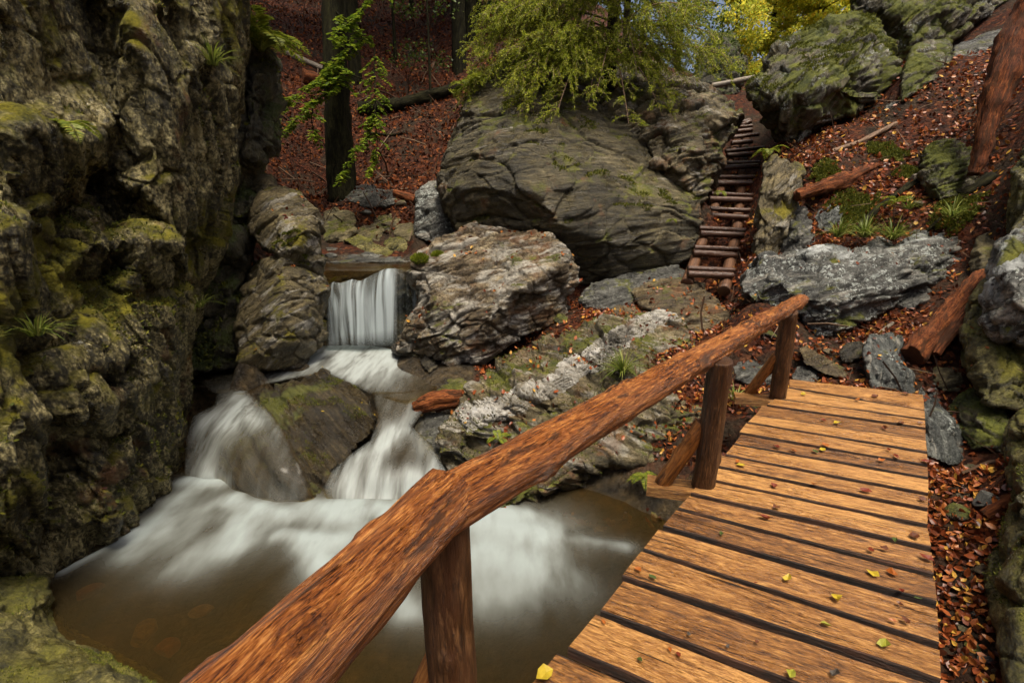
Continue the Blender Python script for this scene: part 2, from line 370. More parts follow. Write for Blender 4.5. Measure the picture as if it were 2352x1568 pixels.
# ------------------------------------------------------------------ rocks
WZ = -1.2                                     # level of the lower pool
ROCKS = {}
KEYOBJ = {}
FEET = []                                     # where rocks meet the ground
def rock(name, label, outline, inner, mat, back=1.0, shrink=0.8, vox=0.03, amp=0.06, size=0.7, fol=(0.2, 0.3), strata=0.5, seed=0, smooth=3, cat='boulder', group=None, key=None, block=1.0, fold=0.15, warp=0.28, lump=0.9, rough=0.26, grit=0.0, aniso=(0.9, 0.9, 2.0), feet=True):
    """outline/inner: (column, row, depth in metres) control points of the visible front; a closed solid of real depth is grown behind it"""
    pts = list(outline) + list(inner); n = len(outline)
    if feet:
        low = sorted(outline, key=lambda q: -q[1])[:3]
        FEET.extend(P(q[0], q[1] - 4, q[2] + 0.05) for q in low)
    v2 = [Vector((p[0], -p[1])) for p in pts]
    ed = [(i, (i + 1) % n) for i in range(n)]
    r = delaunay_2d_cdt(v2, ed, [], 1, 1e-4)
    src = [o[0] if o else None for o in r[3]]
    p3 = []
    for k, s in enumerate(src):
        if s is None:
            a = np.array([[p[0], p[1]] for p in pts]); q = np.array([r[0][k].x, -r[0][k].y])
            s2 = int(((a - q) ** 2).sum(1).argmin()); p3.append(P(q[0], q[1], pts[s2][2]))
        else: p3.append(P(*pts[s]))
    bm = bmesh.new()
    vs = [bm.verts.new(p) for p in p3]
    for f in r[2]:
        try: bm.faces.new([vs[i] for i in f])
        except ValueError: pass
    bed = [e for e in bm.edges if e.is_boundary]
    bv = {v for e in bed for v in e.verts}
    cen = sum((v.co for v in bv), Vector()) / max(1, len(bv))
    camp = Vector((0, 0, CAMZ))
    mp = {}
    for ring, (f, s) in enumerate(((0.45, 1 + (1 - shrink) * 0.15), (1.0, shrink))):
        for v in list(bv):
            d = (v.co - camp).normalized()
            q = cen + (v.co - cen) * s
            dd = (q - camp); q = camp + dd * (1 + back * f / max(0.5, dd.length)) if ring else camp + (v.co - camp) * (1 + back * f / max(0.5, (v.co - camp).length))
            mp[(v, ring)] = bm.verts.new(q)
    for e in bed:
        a, b = e.verts
        bm.faces.new([a, b, mp[(b, 0)], mp[(a, 0)]])
        bm.faces.new([mp[(a, 0)], mp[(b, 0)], mp[(b, 1)], mp[(a, 1)]])
    bc = bm.verts.new(cen + (cen - camp).normalized() * back * 1.25)
    for e in bed:
        a, b = e.verts
        bm.faces.new([mp[(a, 1)], mp[(b, 1)], bc])
    bmesh.ops.recalc_face_normals(bm, faces=bm.faces[:])
    me = bpy.data.meshes.new('hull'); bm.to_mesh(me); bm.free()
    tmp = bpy.data.objects.new('hull', me); COL.objects.link(tmp)
    md = tmp.modifiers.new('r', 'REMESH'); md.mode = 'VOXEL'; md.voxel_size = vox
    dg = bpy.context.evaluated_depsgraph_get()
    m2 = bpy.data.meshes.new_from_object(tmp.evaluated_get(dg))
    bpy.data.objects.remove(tmp); bpy.data.meshes.remove(me)
    nv = len(m2.vertices)
    V = np.empty(nv * 3, np.float32); m2.vertices.foreach_get('co', V); V = V.reshape(-1, 3).astype(float)
    E = np.empty(len(m2.edges) * 2, np.int32); m2.edges.foreach_get('vertices', E); E = E.reshape(-1, 2)
    deg = np.bincount(E.ravel(), minlength=nv)[:, None].clip(1)
    def lap(A, it, k=0.6):
        for _ in range(it):
            S = np.stack([np.bincount(E[:, 0], A[E[:, 1], c], nv) + np.bincount(E[:, 1], A[E[:, 0], c], nv) for c in range(A.shape[1])], -1) / deg
            A = A + k * (S - A)
        return A
    V = lap(V, smooth)
    m2.vertices.foreach_set('co', V.astype(np.float32).ravel()); m2.update()
    N = np.empty(nv * 3, np.float32); m2.vertices.foreach_get('normal', N); N = N.reshape(-1, 3).astype(float)
    N = lap(N, 4); N /= np.linalg.norm(N, axis=1)[:, None].clip(1e-6)
    so = seed * 7.31 + 1.7
    R = np.array(Matrix.Rotation(fol[0], 3, 'X') @ Matrix.Rotation(fol[1], 3, 'Y') @ Matrix.Rotation(fol[2] if len(fol) > 2 else 0, 3, 'Z'))
    Q = V @ R.T + so                              # z of Q runs across the rock's layers
    Q[:, 2] += fold * size * fbm(Q / size * 0.45 + 61, 2)
    d = amp * lump * fbm(Q / size * 0.7, 3)
    wq = Q / size + warp * np.stack([fbm(Q / size * 0.8 + 5, 3), fbm(Q / size * 0.8 + 11, 3), fbm(Q / size * 0.6 + 23, 2)], -1)
    for sc, am in ((0.8, 0.9), (2.1, 0.5)):
        D_, I_, gap = facets(wq * aniso * sc)
        tilt = np.stack([hash3(I_ + 31), hash3(I_ + 57), hash3(I_ + 83)], -1) - 0.5
        d = d + amp * am * block * (1.9 * np.einsum('ij,ij->i', D_, tilt) + 1.2 * (hash3(I_ + 7) - 0.5) - 0.8 * np.clip(1 - gap / 0.10, 0, 1))
    s = Q[:, 2] / size * 6.0 + 1.2 * fbm(Q / size * 0.9 + 31, 3)
    d = d + amp * strata * (hash3(np.stack([np.floor(s)] * 3, -1)) - 0.5) * 0.8
    d = d + amp * strata * 0.5 * perlin(Q / size * np.array([1.5, 1.5, 14.0]))
    d = d + amp * rough * fbm(Q / size * np.array([5.0, 5.0, 9.0]) + 40, 5, True)
    if grit: d = d + amp * grit * (fbm(Q * np.array([2.6, 2.6, 13.0]) + 70, 4)+ 0.3 * fbm(Q * np.array([14.0, 14.0, 34.0]) + 15, 3))
    V = V + N * d[:, None]
    m2.vertices.foreach_set('co', V.astype(np.float32).ravel()); m2.update()
    m2.polygons.foreach_set('use_smooth', np.ones(len(m2.polygons), bool))
    m2.materials.clear()
    m2.vertices.foreach_get('normal', Nf := np.empty(nv * 3, np.float32))
    base = (float(V[:, 0].mean()), float(V[:, 1].mean()), float(V[:, 2].min()))
    o = obj(name, m2, mat, loc=base)
    tag(o, label, cat, group)
    ROCKS[key or label] = (V, Nf.reshape(-1, 3)); KEYOBJ[key or label] = o.name
    return o

w = lambda x, y: yz(x, y, WZ - 0.12)
rock('cliff', 'tall ochre and olive cliff face rising from the pool on the left bank',
     [(-300, -420, 4.2), (100, -420, 4.8), (420, -420, 6.2), (600, -420, 7.4), (556, -100, 6.9), (549, 0, 6.7), (553, 100, 6.7), (545, 250, 6.6), (536, 400, 6.5), (518, 480, 6.35), (492, 560, 6.25), (462, 640, 6.2), (440, 700, 6.2), (428, 800, 6.2), (425, 900, 6.0), (428, 1000, 5.65), w(425, 1075), w(385, 1120), w(345, 1185), w(320, 1222), w(250, 1268), w(120, 1335), w(40, 1372), (-200, 1460, 2.8), (-420, 1500, 2.4), (-500, 500, 3.0)],
     [(-100, 100, 3.9), (0, 0, 4.2), (150, -50, 4.9), (150, 200, 4.75), (20, 260, 4.1), (250, 60, 5.25), (290, 250, 5.2), (310, 20, 4.95), (330, 240, 4.95), (400, 0, 5.25), (420, 240, 5.3), (480, 60, 5.85), (490, 300, 5.95), (445, 430, 5.5), (360, 400, 5.05), (400, 520, 5.25), (330, 440, 5.0), (250, 400, 5.15),
      (30, 285, 3.75), (100, 300, 4.0), (190, 330, 4.5), (130, 440, 4.35), (0, 470, 3.6), (200, 440, 5.2), (300, 480, 5.45), (240, 534, 5.3), (390, 540, 5.4), (100, 505, 4.6),
      (245, 552, 4.4), (330, 548, 4.65), (408, 556, 4.9), (405, 700, 4.95), (300, 690, 4.5), (255, 690, 4.45), (415, 800, 5.05), (330, 800, 4.55), (428, 560, 5.9), (440, 650, 6.0),
      (0, 525, 3.2), (50, 512, 3.45), (95, 510, 3.75), (105, 560, 4.2), (215, 560, 4.35), (225, 640, 4.9), (110, 650, 3.85), (60, 640, 3.4), (215, 720, 4.2), (120, 760, 3.75), (0, 760, 3.2),
      (40, 870, 3.25), (140, 850, 3.6), (225, 830, 3.95), (232, 930, 3.8), (140, 960, 3.45), (40, 960, 3.0), (250, 880, 4.3), (330, 880, 4.45), (400, 900, 5.0), (300, 1040, 4.15), (250, 1010, 4.2), (390, 1020, 4.95), (235, 1080, 3.85), (160, 1000, 3.75), (150, 1110, 3.7), (110, 1090, 3.3), (45, 1068, 2.95), (0, 1060, 2.9), (92, 1130, 3.1), (105, 1200, 3.4), (0, 1200, 2.9), (150, 1210, 3.6), (250, 1200, 3.8), (330, 1130, 4.4), (300, 1170, 4.1)],
     M['cliff'], back=2.6, shrink=0.95, vox=0.0165, amp=0.12, size=1.0, fol=fD(.3, .93, .2), strata=0.9, seed=1, warp=0.10, block=0.8, lump=0.12, grit=.30, rough=.12, aniso=(1.0, 0.36, 2.0), smooth=2, cat='cliff', key='cliff', feet=False)
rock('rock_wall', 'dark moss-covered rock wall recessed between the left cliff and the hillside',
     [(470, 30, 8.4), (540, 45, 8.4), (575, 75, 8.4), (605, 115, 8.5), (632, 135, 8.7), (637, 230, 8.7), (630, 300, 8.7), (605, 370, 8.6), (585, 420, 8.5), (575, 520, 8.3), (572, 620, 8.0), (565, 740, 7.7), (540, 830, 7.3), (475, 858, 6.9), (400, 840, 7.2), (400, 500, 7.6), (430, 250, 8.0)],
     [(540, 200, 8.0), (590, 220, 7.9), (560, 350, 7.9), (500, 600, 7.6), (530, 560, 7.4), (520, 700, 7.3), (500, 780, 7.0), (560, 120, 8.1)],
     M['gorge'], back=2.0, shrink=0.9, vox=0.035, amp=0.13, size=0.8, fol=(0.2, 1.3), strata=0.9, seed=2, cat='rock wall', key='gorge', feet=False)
rock('boulder', 'olive boulder with yellow moss cap perched on another left of the waterfall',
     [(578, 475, 7.9), (600, 442, 8.0), (640, 430, 8.1), (690, 444, 8.2), (706, 466, 8.1), (726, 482, 8.0), (739, 510, 8.0), (735, 560, 7.9), (746, 600, 7.9), (742, 645, 8.0), (700, 640, 7.8), (660, 615, 7.5), (640, 580, 7.3), (600, 570, 7.5), (574, 520, 7.7)],
     [(640, 490, 7.5), (690, 540, 7.35), (640, 455, 7.85), (705, 600, 7.55), (660, 560, 7.25), (610, 510, 7.55)],
     M['stack'], back=1.0, vox=0.02, amp=0.05, size=0.6, fol=(0.2, 0.7, 0.4), seed=3, smooth=2, rough=.14, warp=.14, key='stack_top', feet=False)
rock('boulder', 'bulky olive boulder under the perched one on the waterfall\'s left side',
     [(568, 630, 7.7), (600, 592, 7.5), (650, 588, 7.35), (700, 618, 7.6), (745, 645, 7.9), (757, 665, 7.9), (750, 710, 7.9), (742, 770, 7.8), (722, 805, 7.6), (680, 838, 7.3), (600, 848, 6.9), (540, 830, 6.8), (540, 720, 7.2)],
     [(650, 650, 7.0), (700, 700, 7.25), (640, 740, 6.8), (600, 700, 7.0), (690, 780, 7.2), (610, 800, 6.75)],
     M['stack'], back=1.3, vox=0.022, amp=0.055, size=0.7, fol=(0.2, 0.7, 0.4), seed=4, smooth=2, rough=.14, warp=.14, key='stack_low')
rock('boulder', 'giant rounded boulder of folded olive rock under the spruce',
     [(1064, 240, 10.5), (1090, 195, 10.8), (1130, 150, 11.2), (1200, 120, 11.8), (1330, 135, 12), (1400, 200, 11.6), (1450, 290, 11.0), (1500, 360, 10.7), (1560, 420, 10.3), (1615, 455, 10.1), (1610, 520, 9.9), (1580, 590, 9.75), (1500, 628, 9.7), (1420, 650, 9.7), (1340, 655, 9.8), (1300, 640, 9.9), (1200, 590, 10.1), (1060, 545, 10.2), (1022, 490, 10.3), (1012, 430, 10.3), (1020, 370, 10.4), (1043, 310, 10.5)],
     [(1058, 400, 10.1), (1080, 340, 10.1), (1125, 345, 9.5), (1190, 305, 9.6), (1270, 318, 9.7), (1330, 350, 9.7), (1090, 430, 9.5), (1070, 490, 9.9), (1200, 440, 9.05), (1330, 420, 9.15), (1350, 480, 9.0), (1300, 520, 9.05), (1210, 510, 9.3), (1420, 420, 9.5), (1460, 500, 9.15), (1540, 470, 9.4), (1400, 560, 9.1), (1490, 560, 9.2), (1550, 540, 9.45), (1400, 610, 9.3), (1440, 370, 10.1), (1360, 300, 10.3), (1310, 295, 10.3), (1300, 220, 10.9), (1150, 230, 10.4), (1110, 290, 10.1)],
     M['giant'], back=2.8, vox=0.027, amp=0.085, size=1.3, fol=(0.12, 0.08), strata=0.6, seed=5, smooth=5, key='giant', block=0.85, fold=0.7, lump=.5, rough=.16)
rock('boulder', 'angular grey-white rock between the giant boulder and the upper stairs',
     [(1290, 160, 12.3), (1400, 150, 12.3), (1490, 146, 12.2), (1530, 160, 11.8), (1600, 190, 11.9), (1660, 228, 11.7), (1702, 262, 11.6), (1692, 300, 11.3), (1670, 330, 10.9), (1642, 390, 10.5), (1618, 462, 10.2), (1590, 500, 10.4), (1500, 440, 10.9), (1440, 400, 11.2), (1350, 330, 11.5), (1280, 250, 11.9)],
     [(1500, 200, 11.4), (1580, 235, 11.2), (1640, 280, 10.9), (1560, 300, 10.5), (1480, 290, 10.7), (1600, 340, 10.2), (1560, 390, 10.1), (1610, 400, 10.2), (1500, 370, 10.4), (1400, 250, 11.2), (1590, 450, 10.2)],
     M['outcrop'], back=2.4, vox=0.027, amp=0.10, size=0.8, fol=(0.3, 0.4), strata=1.0, seed=55, smooth=2, key='giant_right', warp=.14, rough=.16, block=1.2)
rock('boulder', 'big white-veined block with a flat bright top beside the waterfall',
     [(945, 602, 8.1), (965, 580, 8.2), (1000, 548, 8.5), (1060, 532, 8.8), (1090, 513, 8.9), (1150, 522, 9), (1200, 536, 9), (1260, 546, 8.9), (1300, 572, 8.6), (1312, 592, 8.3), (1330, 617, 8.3), (1322, 660, 8.3), (1302, 690, 8.3), (1312, 722, 8.4), (1270, 745, 8.2), (1200, 775, 8.0), (1150, 805, 7.7), (1100, 840, 7.3), (1030, 838, 7.2), (970, 818, 7.4), (912, 803, 7.6), (935, 740, 7.7), (963, 690, 7.8), (950, 640, 8)],
     [(1000, 690, 7.4), (1060, 715, 7.2), (1130, 730, 7.2), (1160, 690, 7.35), (1230, 640, 7.75), (1290, 600, 8.05), (1040, 620, 7.95), (1120, 600, 8.15), (1180, 585, 8.35), (1080, 560, 8.5), (1200, 700, 7.85), (1260, 670, 8.1), (1165, 755, 7.65), (1000, 770, 7.1), (1060, 790, 7.1), (960, 775, 7.3)],
     M['quartz'], back=1.5, vox=0.018, amp=0.062, size=0.7, fol=(0.35, 0.35), strata=0.8, warp=.14, rough=.14, block=1.4, seed=6, smooth=2, key='white')
rock('rock_outcrop', 'broad rock outcrop with a white quartz ridge behind the log handrail',
     [w(1000, 1100), (1008, 1040, 5.1), (1015, 990, 5.4), (1055, 950, 5.7), (1062, 915, 6.05), (1078, 888, 6.25), (1180, 828, 6.8), (1270, 770, 7.3), (1350, 745, 7.6), (1420, 733, 7.7), (1480, 713, 7.9), (1530, 712, 7.8), (1572, 730, 7.4), (1592, 765, 7.1), (1640, 830, 6.5), (1692, 900, 6), (1730, 960, 5.6), (1790, 1050, 5.0), (1760, 1160, 4.4), (1640, 1240, 4.0), w(1500, 1240), w(1480, 1232), w(1340, 1204), w(1250, 1198), w(1180, 1172), w(1110, 1200)],
     [(1110, 965, 5.35), (1080, 930, 5.85), (1180, 920, 5.65), (1260, 885, 5.85), (1340, 840, 6.3), (1420, 770, 6.85), (1500, 738, 7.35), (1540, 760, 7.1), (1160, 1000, 5.5), (1270, 940, 5.8), (1390, 850, 6.4), (1050, 1030, 5.15), (1090, 1080, 4.9), (1200, 1010, 5.2), (1300, 960, 5.5), (1450, 870, 6.0), (1560, 810, 6.7), (1500, 930, 5.5), (1600, 950, 5.5), (1395, 1050, 5.0), (1330, 1070, 4.85), (1260, 1120, 4.6), (1180, 1145, 4.55), (1240, 1165, 4.75), (1300, 1150, 5.1), (1400, 1085, 5.4), (1450, 1130, 4.9), (1520, 1060, 5.1), (1560, 1110, 4.8), (1440, 1190, 4.7), (1340, 1030, 5.2), (1650, 1050, 5.0)],
     M['outcrop'], back=2.2, shrink=0.9, vox=0.016, amp=0.075, size=0.75, fol=(0.3, -0.3, 0.5), strata=1.0, warp=.14, rough=.15, block=1.35, seed=7, smooth=2, cat='rock outcrop', key='outcrop', feet=False)
rock('rock_slab', 'flat blue-grey layered slab between the giant boulder and the stair foot',
     [(1333, 685, 8.4), (1360, 655, 8.75), (1450, 630, 9.1), (1550, 614, 9.3), (1584, 625, 9.3), (1560, 652, 8.9), (1480, 675, 8.6), (1440, 704, 8.3), (1380, 712, 8.2), (1340, 706, 8.3)],
     [(1370, 680, 8.3), (1450, 655, 8.7)], M['slate'], back=0.8, vox=0.022, amp=0.05, size=0.5, fol=(0.2, 0.1), strata=1.2, seed=8, smooth=2, cat='rock')
rock('rock_slab', 'brown tilted slab strewn with yellow leaves just below the stair foot',
     [(1446, 668, 8.6), (1500, 645, 8.9), (1580, 643, 8.8), (1622, 663, 8.35), (1660, 708, 7.75), (1677, 740, 7.5), (1672, 785, 7.25), (1600, 775, 7.3), (1560, 735, 7.6), (1480, 705, 8.1)],
     [(1540, 680, 8.3), (1600, 700, 7.9), (1640, 745, 7.4), (1590, 735, 7.55)], M['brown'], back=0.9, vox=0.022, amp=0.05, size=0.6, fol=(0.2, 0.1), strata=0.8, seed=9, smooth=2, cat='rock', key='brownslab')
rock('rock_slab', 'low leaf-strewn slab joining the white-veined block to the outcrop',
     [(1255, 800, 7.4), (1290, 760, 7.8), (1350, 735, 8.1), (1440, 700, 8.4), (1480, 700, 8.3), (1490, 725, 8.0), (1420, 745, 7.7), (1350, 765, 7.5), (1290, 800, 7.3)],
     [(1360, 745, 7.75), (1430, 720, 8.05)], M['brown'], back=0.8, vox=0.025, amp=0.05, size=0.5, fol=(0.3, 0.1), strata=1.0, seed=10, smooth=2, cat='rock', key='lowslab')
rock('boulder', 'large leaning boulder with a thick green moss cap above the log stairs',
     [(1718, 215, 11.5), (1745, 160, 11.6), (1790, 108, 11.8), (1840, 70, 12.2), (1900, 45, 12.5), (1960, 36, 12.6), (2020, 64, 12.4), (2050, 110, 12), (2056, 170, 11.6), (2042, 228, 11.3), (1990, 250, 11.2), (1930, 270, 11.2), (1880, 302, 11.2), (1832, 345, 11.2), (1790, 328, 11.2), (1765, 292, 11.1), (1735, 250, 11.2)],
     [(1800, 150, 11), (1830, 220, 10.5), (1790, 270, 10.8), (1900, 190, 10.5), (1980, 150, 11.1), (1920, 100, 11.6), (1880, 265, 10.7), (1750, 220, 11.0), (1850, 300, 10.9), (1960, 220, 10.8)],
     M['mossy'], back=2.0, vox=0.034, amp=0.12, size=1.0, fol=(0.5, 1.0, 0.3), strata=0.7, seed=11, smooth=2, key='mossy', block=1.3, rough=.15, warp=.14)
rock('boulder', 'dark overhanging boulder at the top edge behind the moss-capped one',
     [(1945, -120, 15), (2200, -120, 15), (2330, -90, 14.5), (2300, 25, 13.6), (2200, 80, 13.2), (2160, 112, 13), (2150, 160, 12.8), (2080, 175, 13), (2045, 140, 13.2), (2020, 60, 13.6), (1955, 20, 14.2)],
     [(2050, 20, 13.2), (2150, 20, 12.8), (2220, 20, 13.0), (2110, 120, 12.7)],
     M['mossy'], back=2.5, vox=0.04, amp=0.12, size=0.9, fol=(0.3, 0.6), seed=12, key='upper')
rock('boulder', 'grey mossy rock poking from the leafy slope under the overhang',
     [(2068, 235, 10.6), (2072, 185, 10.9), (2100, 112, 11.4), (2140, 90, 11.8), (2182, 96, 11.6), (2196, 130, 11.2), (2162, 175, 10.8), (2112, 215, 10.5)],
     [(2120, 160, 10.8), (2100, 190, 10.55), (2150, 125, 11.1)], M['mossy'], back=1.0, vox=0.03, amp=0.06, size=0.6, fol=(0.6, 0.5), seed=13, cat='rock')
rock('rock_slab', 'flat grey ledge high on the leafy slope near the split trunk',
     [(2180, 128, 11.5), (2200, 104, 12.0), (2250, 84, 12.2), (2312, 66, 12), (2330, 98, 11.6), (2250, 128, 11.4), (2200, 140, 11.4)],
     [(2250, 108, 11.6)], M['slate'], back=0.9, vox=0.03, amp=0.05, size=0.5, seed=14, cat='rock')
rock('rock', 'small dark wedge of stone at the mossy boulder\'s lower right corner',
     [(2030, 258, 10.9), (2040, 225, 11.1), (2075, 200, 11.2), (2092, 215, 11.0), (2070, 245, 10.8)], [(2058, 232, 10.85)],
     M['slate'], back=0.5, vox=0.025, amp=0.03, size=0.4, seed=15, cat='rock')
rock('boulder', 'pale square-edged rock in the slope below the split red trunk',
     [(2122, 345, 8.9), (2165, 315, 9.1), (2215, 335, 9.0), (2262, 352, 8.8), (2276, 384, 8.5), (2250, 432, 8.2), (2170, 462, 8), (2126, 455, 8.2), (2118, 400, 8.5)],
     [(2170, 380, 8.2), (2220, 400, 8.2), (2150, 430, 8.0), (2190, 345, 8.7)], M['mossy'], back=1.0, vox=0.025, amp=0.07, size=0.5, fol=(0.4, 0.3), strata=1.0, seed=16, cat='rock')
rock('standing_slab', 'upright dark striped slab standing close right of the log stairs',
     [(1757, 380, 9), (1776, 366, 9.1), (1832, 377, 9.1), (1844, 398, 9), (1826, 480, 8.85), (1808, 560, 8.7), (1785, 598, 8.6), (1745, 600, 8.5), (1733, 570, 8.5), (1743, 480, 8.7)],
     [(1790, 420, 8.75), (1768, 520, 8.45), (1798, 520, 8.5), (1798, 395, 8.9)], M['stack'], back=0.7, vox=0.02, amp=0.05, size=0.5, fol=(0.15, 1.4), strata=1.2, seed=17, smooth=2, cat='rock')
rock('rock', 'narrow tilted rock wedged between upright slab and grassy ledge',
     [(1792, 592, 8.6), (1808, 520, 8.8), (1828, 465, 8.9), (1848, 480, 8.8), (1880, 540, 8.5), (1868, 565, 8.4), (1820, 598, 8.4)],
     [(1835, 530, 8.5)], M['slate'], back=0.6, vox=0.022, amp=0.05, size=0.4, fol=(0.2, 1.2), strata=1.0, seed=18, cat='rock')
rock('rock', 'striped grey rock beneath the decayed root log on the slope',
     [(1872, 500, 8.7), (1890, 465, 8.9), (1935, 448, 9.0), (1952, 470, 8.8), (1940, 510, 8.5), (1900, 535, 8.4), (1880, 530, 8.5)], [(1910, 490, 8.55)],
     M['bluegrey'], back=0.6, vox=0.022, amp=0.05, size=0.4, fol=(0.5, 0.9), strata=1.0, seed=19, cat='rock')
rock('boulder', 'long grey boulder spotted with white lichen at the path edge',
     [(1700, 652, 7.0), (1725, 620, 7.3), (1760, 590, 7.5), (1800, 600, 7.5), (1850, 576, 7.6), (1900, 562, 7.75), (1960, 575, 7.7), (2060, 560, 7.7), (2110, 535, 7.8), (2170, 528, 7.8), (2232, 560, 7.6), (2238, 622, 7.3), (2190, 655, 7), (2100, 695, 6.8), (2010, 725, 6.7), (1920, 772, 6.55), (1870, 768, 6.55), (1840, 736, 6.65), (1780, 706, 6.75), (1730, 694, 6.75)],
     [(1780, 640, 6.8), (1880, 625, 6.85), (1960, 640, 6.7), (2080, 615, 6.85), (2000, 592, 7.2), (1900, 700, 6.4), (2150, 585, 7.1), (2000, 680, 6.55), (1840, 680, 6.5), (2120, 650, 6.75)],
     M['lichen'], back=1.6, vox=0.024, amp=0.085, size=0.8, fol=(0.35, 0.25), strata=0.9, seed=20, smooth=3, key='lichen')
rock('boulder', 'pale rounded boulder overhanging the gully at the right edge',
     [(2256, 690, 5.15), (2275, 620, 5.3), (2300, 568, 5.5), (2352, 520, 5.7), (2480, 470, 5.8), (2560, 800, 4.9), (2400, 815, 4.7), (2340, 800, 4.7), (2300, 778, 4.75), (2262, 738, 4.9)],
     [(2320, 640, 4.85), (2300, 700, 4.8), (2380, 720, 4.5), (2360, 600, 5.0)], M['lichen'], back=1.4, vox=0.022, amp=0.06, size=0.7, fol=(0.3, 1.2), seed=21, smooth=4, key='edge_hi', feet=False)
rock('boulder', 'olive undercut boulder directly below the pale one at right edge',
     [(2212, 770, 5.3), (2235, 690, 5.5), (2262, 640, 5.6), (2300, 700, 5.4), (2480, 760, 4.9), (2520, 1000, 4.2), (2400, 950, 4.35), (2330, 940, 4.5), (2270, 928, 4.6), (2235, 900, 4.8), (2218, 850, 5.0)],
     [(2260, 800, 4.9), (2320, 850, 4.7), (2260, 870, 4.75), (2400, 850, 4.5)], M['green'], back=1.4, vox=0.022, amp=0.06, size=0.7, fol=(0.3, 1.2), seed=22, smooth=4, key='edge_mid', feet=False)
rock('boulder', 'upright olive rock at right edge above the pale boulder',
     [(2318, 560, 6.5), (2332, 460, 6.9), (2340, 380, 7.0), (2360, 330, 7.1), (2480, 300, 7.2), (2480, 560, 6.4), (2352, 580, 6.3)],
     [(2360, 460, 6.5), (2420, 430, 6.4)], M['green'], back=1.0, vox=0.025, amp=0.07, size=0.6, fol=(0.2, 1.3), seed=23, feet=False)
rock('boulder', 'tall mossy boulder beside the bridge filling the lower right corner',
     [(2304, 1150, 3.45), (2312, 1020, 3.85), (2342, 955, 4.0), (2480, 880, 4.1), (2700, 1300, 3.0), (2620, 1680, 2.0), (2352, 1660, 2.1), (2308, 1568, 2.3), (2293, 1450, 2.6), (2256, 1372, 2.85), (2258, 1300, 3.05), (2284, 1240, 3.2)],
     [(2330, 1100, 3.3), (2340, 1250, 2.85), (2310, 1330, 2.75), (2345, 1430, 2.45), (2400, 1250, 2.7), (2400, 1050, 3.3)], M['green'], back=1.2, vox=0.018, amp=0.05, size=0.6, fol=(0.2, 1.3), seed=24, smooth=4, key='edge_low', feet=False)
rock('rock', 'shadowed mossy rock behind the tall corner boulder in the gully',
     [(2190, 990, 4.8), (2205, 920, 5.0), (2245, 895, 5.0), (2300, 925, 4.7), (2330, 990, 4.4), (2300, 1040, 4.3), (2230, 1030, 4.5)], [(2250, 960, 4.6)],
     M['mossy'], back=0.8, vox=0.025, amp=0.05, size=0.5, seed=25, cat='rock')
rock('rock', 'pointed blue-grey stone standing just behind the bridge\'s far edge',
     [(1984, 805, 5.6), (1999, 770, 5.8), (2040, 764, 5.85), (2072, 770, 5.8), (2084, 820, 5.6), (2096, 870, 5.35), (2092, 912, 5.2), (2010, 900, 5.2), (1988, 850, 5.4)],
     [(2030, 810, 5.5), (2050, 860, 5.2), (2020, 850, 5.3), (2060, 800, 5.6)], M['bluegrey'], back=0.5, vox=0.015, amp=0.03, size=0.35, fol=(0.2, 1.4), seed=26, smooth=2, cat='rock', key='bluestone')
rock('rock_slab', 'wet blue slab sloping down beside the bridge\'s right edge',
     [(2098, 925, 5.1), (2115, 880, 5.3), (2150, 880, 5.35), (2172, 930, 5.05), (2202, 980, 4.8), (2217, 1050, 4.5), (2192, 1072, 4.4), (2130, 1050, 4.5), (2110, 1000, 4.7)],
     [(2150, 960, 4.8), (2180, 1020, 4.55), (2135, 1000, 4.65)], M['bluegrey'], back=0.5, vox=0.015, amp=0.035, size=0.35, fol=(0.3, 1.2), seed=27, smooth=2, cat='rock')
rock('rock_slab', 'thin brown slab lying tilted among leaves past the last railing post',
     [(1834, 800, 5.9), (1850, 792, 6.0), (1890, 815, 5.85), (1938, 846, 5.65), (1940, 866, 5.5), (1900, 862, 5.5), (1850, 836, 5.65)], [(1885, 835, 5.65)],
     M['brown'], back=0.35, vox=0.014, amp=0.02, size=0.3, fol=(0.5, 0.5), strata=1.2, seed=28, smooth=2, cat='rock')
rock('rock', 'grey-brown angular rock behind the brace of the last post',
     [(1684, 850, 6.1), (1690, 812, 6.3), (1740, 800, 6.4), (1790, 812, 6.3), (1812, 840, 6.1), (1795, 880, 5.8), (1730, 885, 5.8), (1695, 872, 5.9)], [(1740, 835, 6.0), (1770, 850, 5.9)],
     M['slate'], back=0.6, vox=0.016, amp=0.04, size=0.4, fol=(0.3, 0.4), strata=1.0, seed=29, smooth=2, cat='rock')
rock('rock', 'dark little stone between last post and tilted brown slab',
     [(1818, 862, 5.6), (1830, 840, 5.75), (1868, 842, 5.75), (1886, 866, 5.6), (1870, 886, 5.45), (1826, 884, 5.45)], [(1850, 862, 5.55)],
     M['slate'], back=0.35, vox=0.014, amp=0.025, size=0.3, seed=30, smooth=2, cat='rock')
rock('rock', 'dark stone capped with leaves left of the pointed blue stone',
     [(1930, 812, 5.9), (1945, 792, 6.0), (1975, 788, 6.0), (1985, 806, 5.9), (1970, 826, 5.75), (1940, 828, 5.75)], [(1957, 806, 5.85)],
     M['dark'], back=0.35, vox=0.014, amp=0.025, size=0.3, seed=31, smooth=2, cat='rock')
rock('rock', 'brown squarish rock below the red driftwood near the right edge',
     [(2138, 850, 5.5), (2150, 822, 5.65), (2195, 820, 5.6), (2212, 850, 5.45), (2208, 895, 5.2), (2165, 900, 5.2), (2145, 880, 5.35)], [(2178, 855, 5.35)],
     M['plain'], back=0.45, vox=0.015, amp=0.035, size=0.35, seed=32, smooth=2, cat='rock')
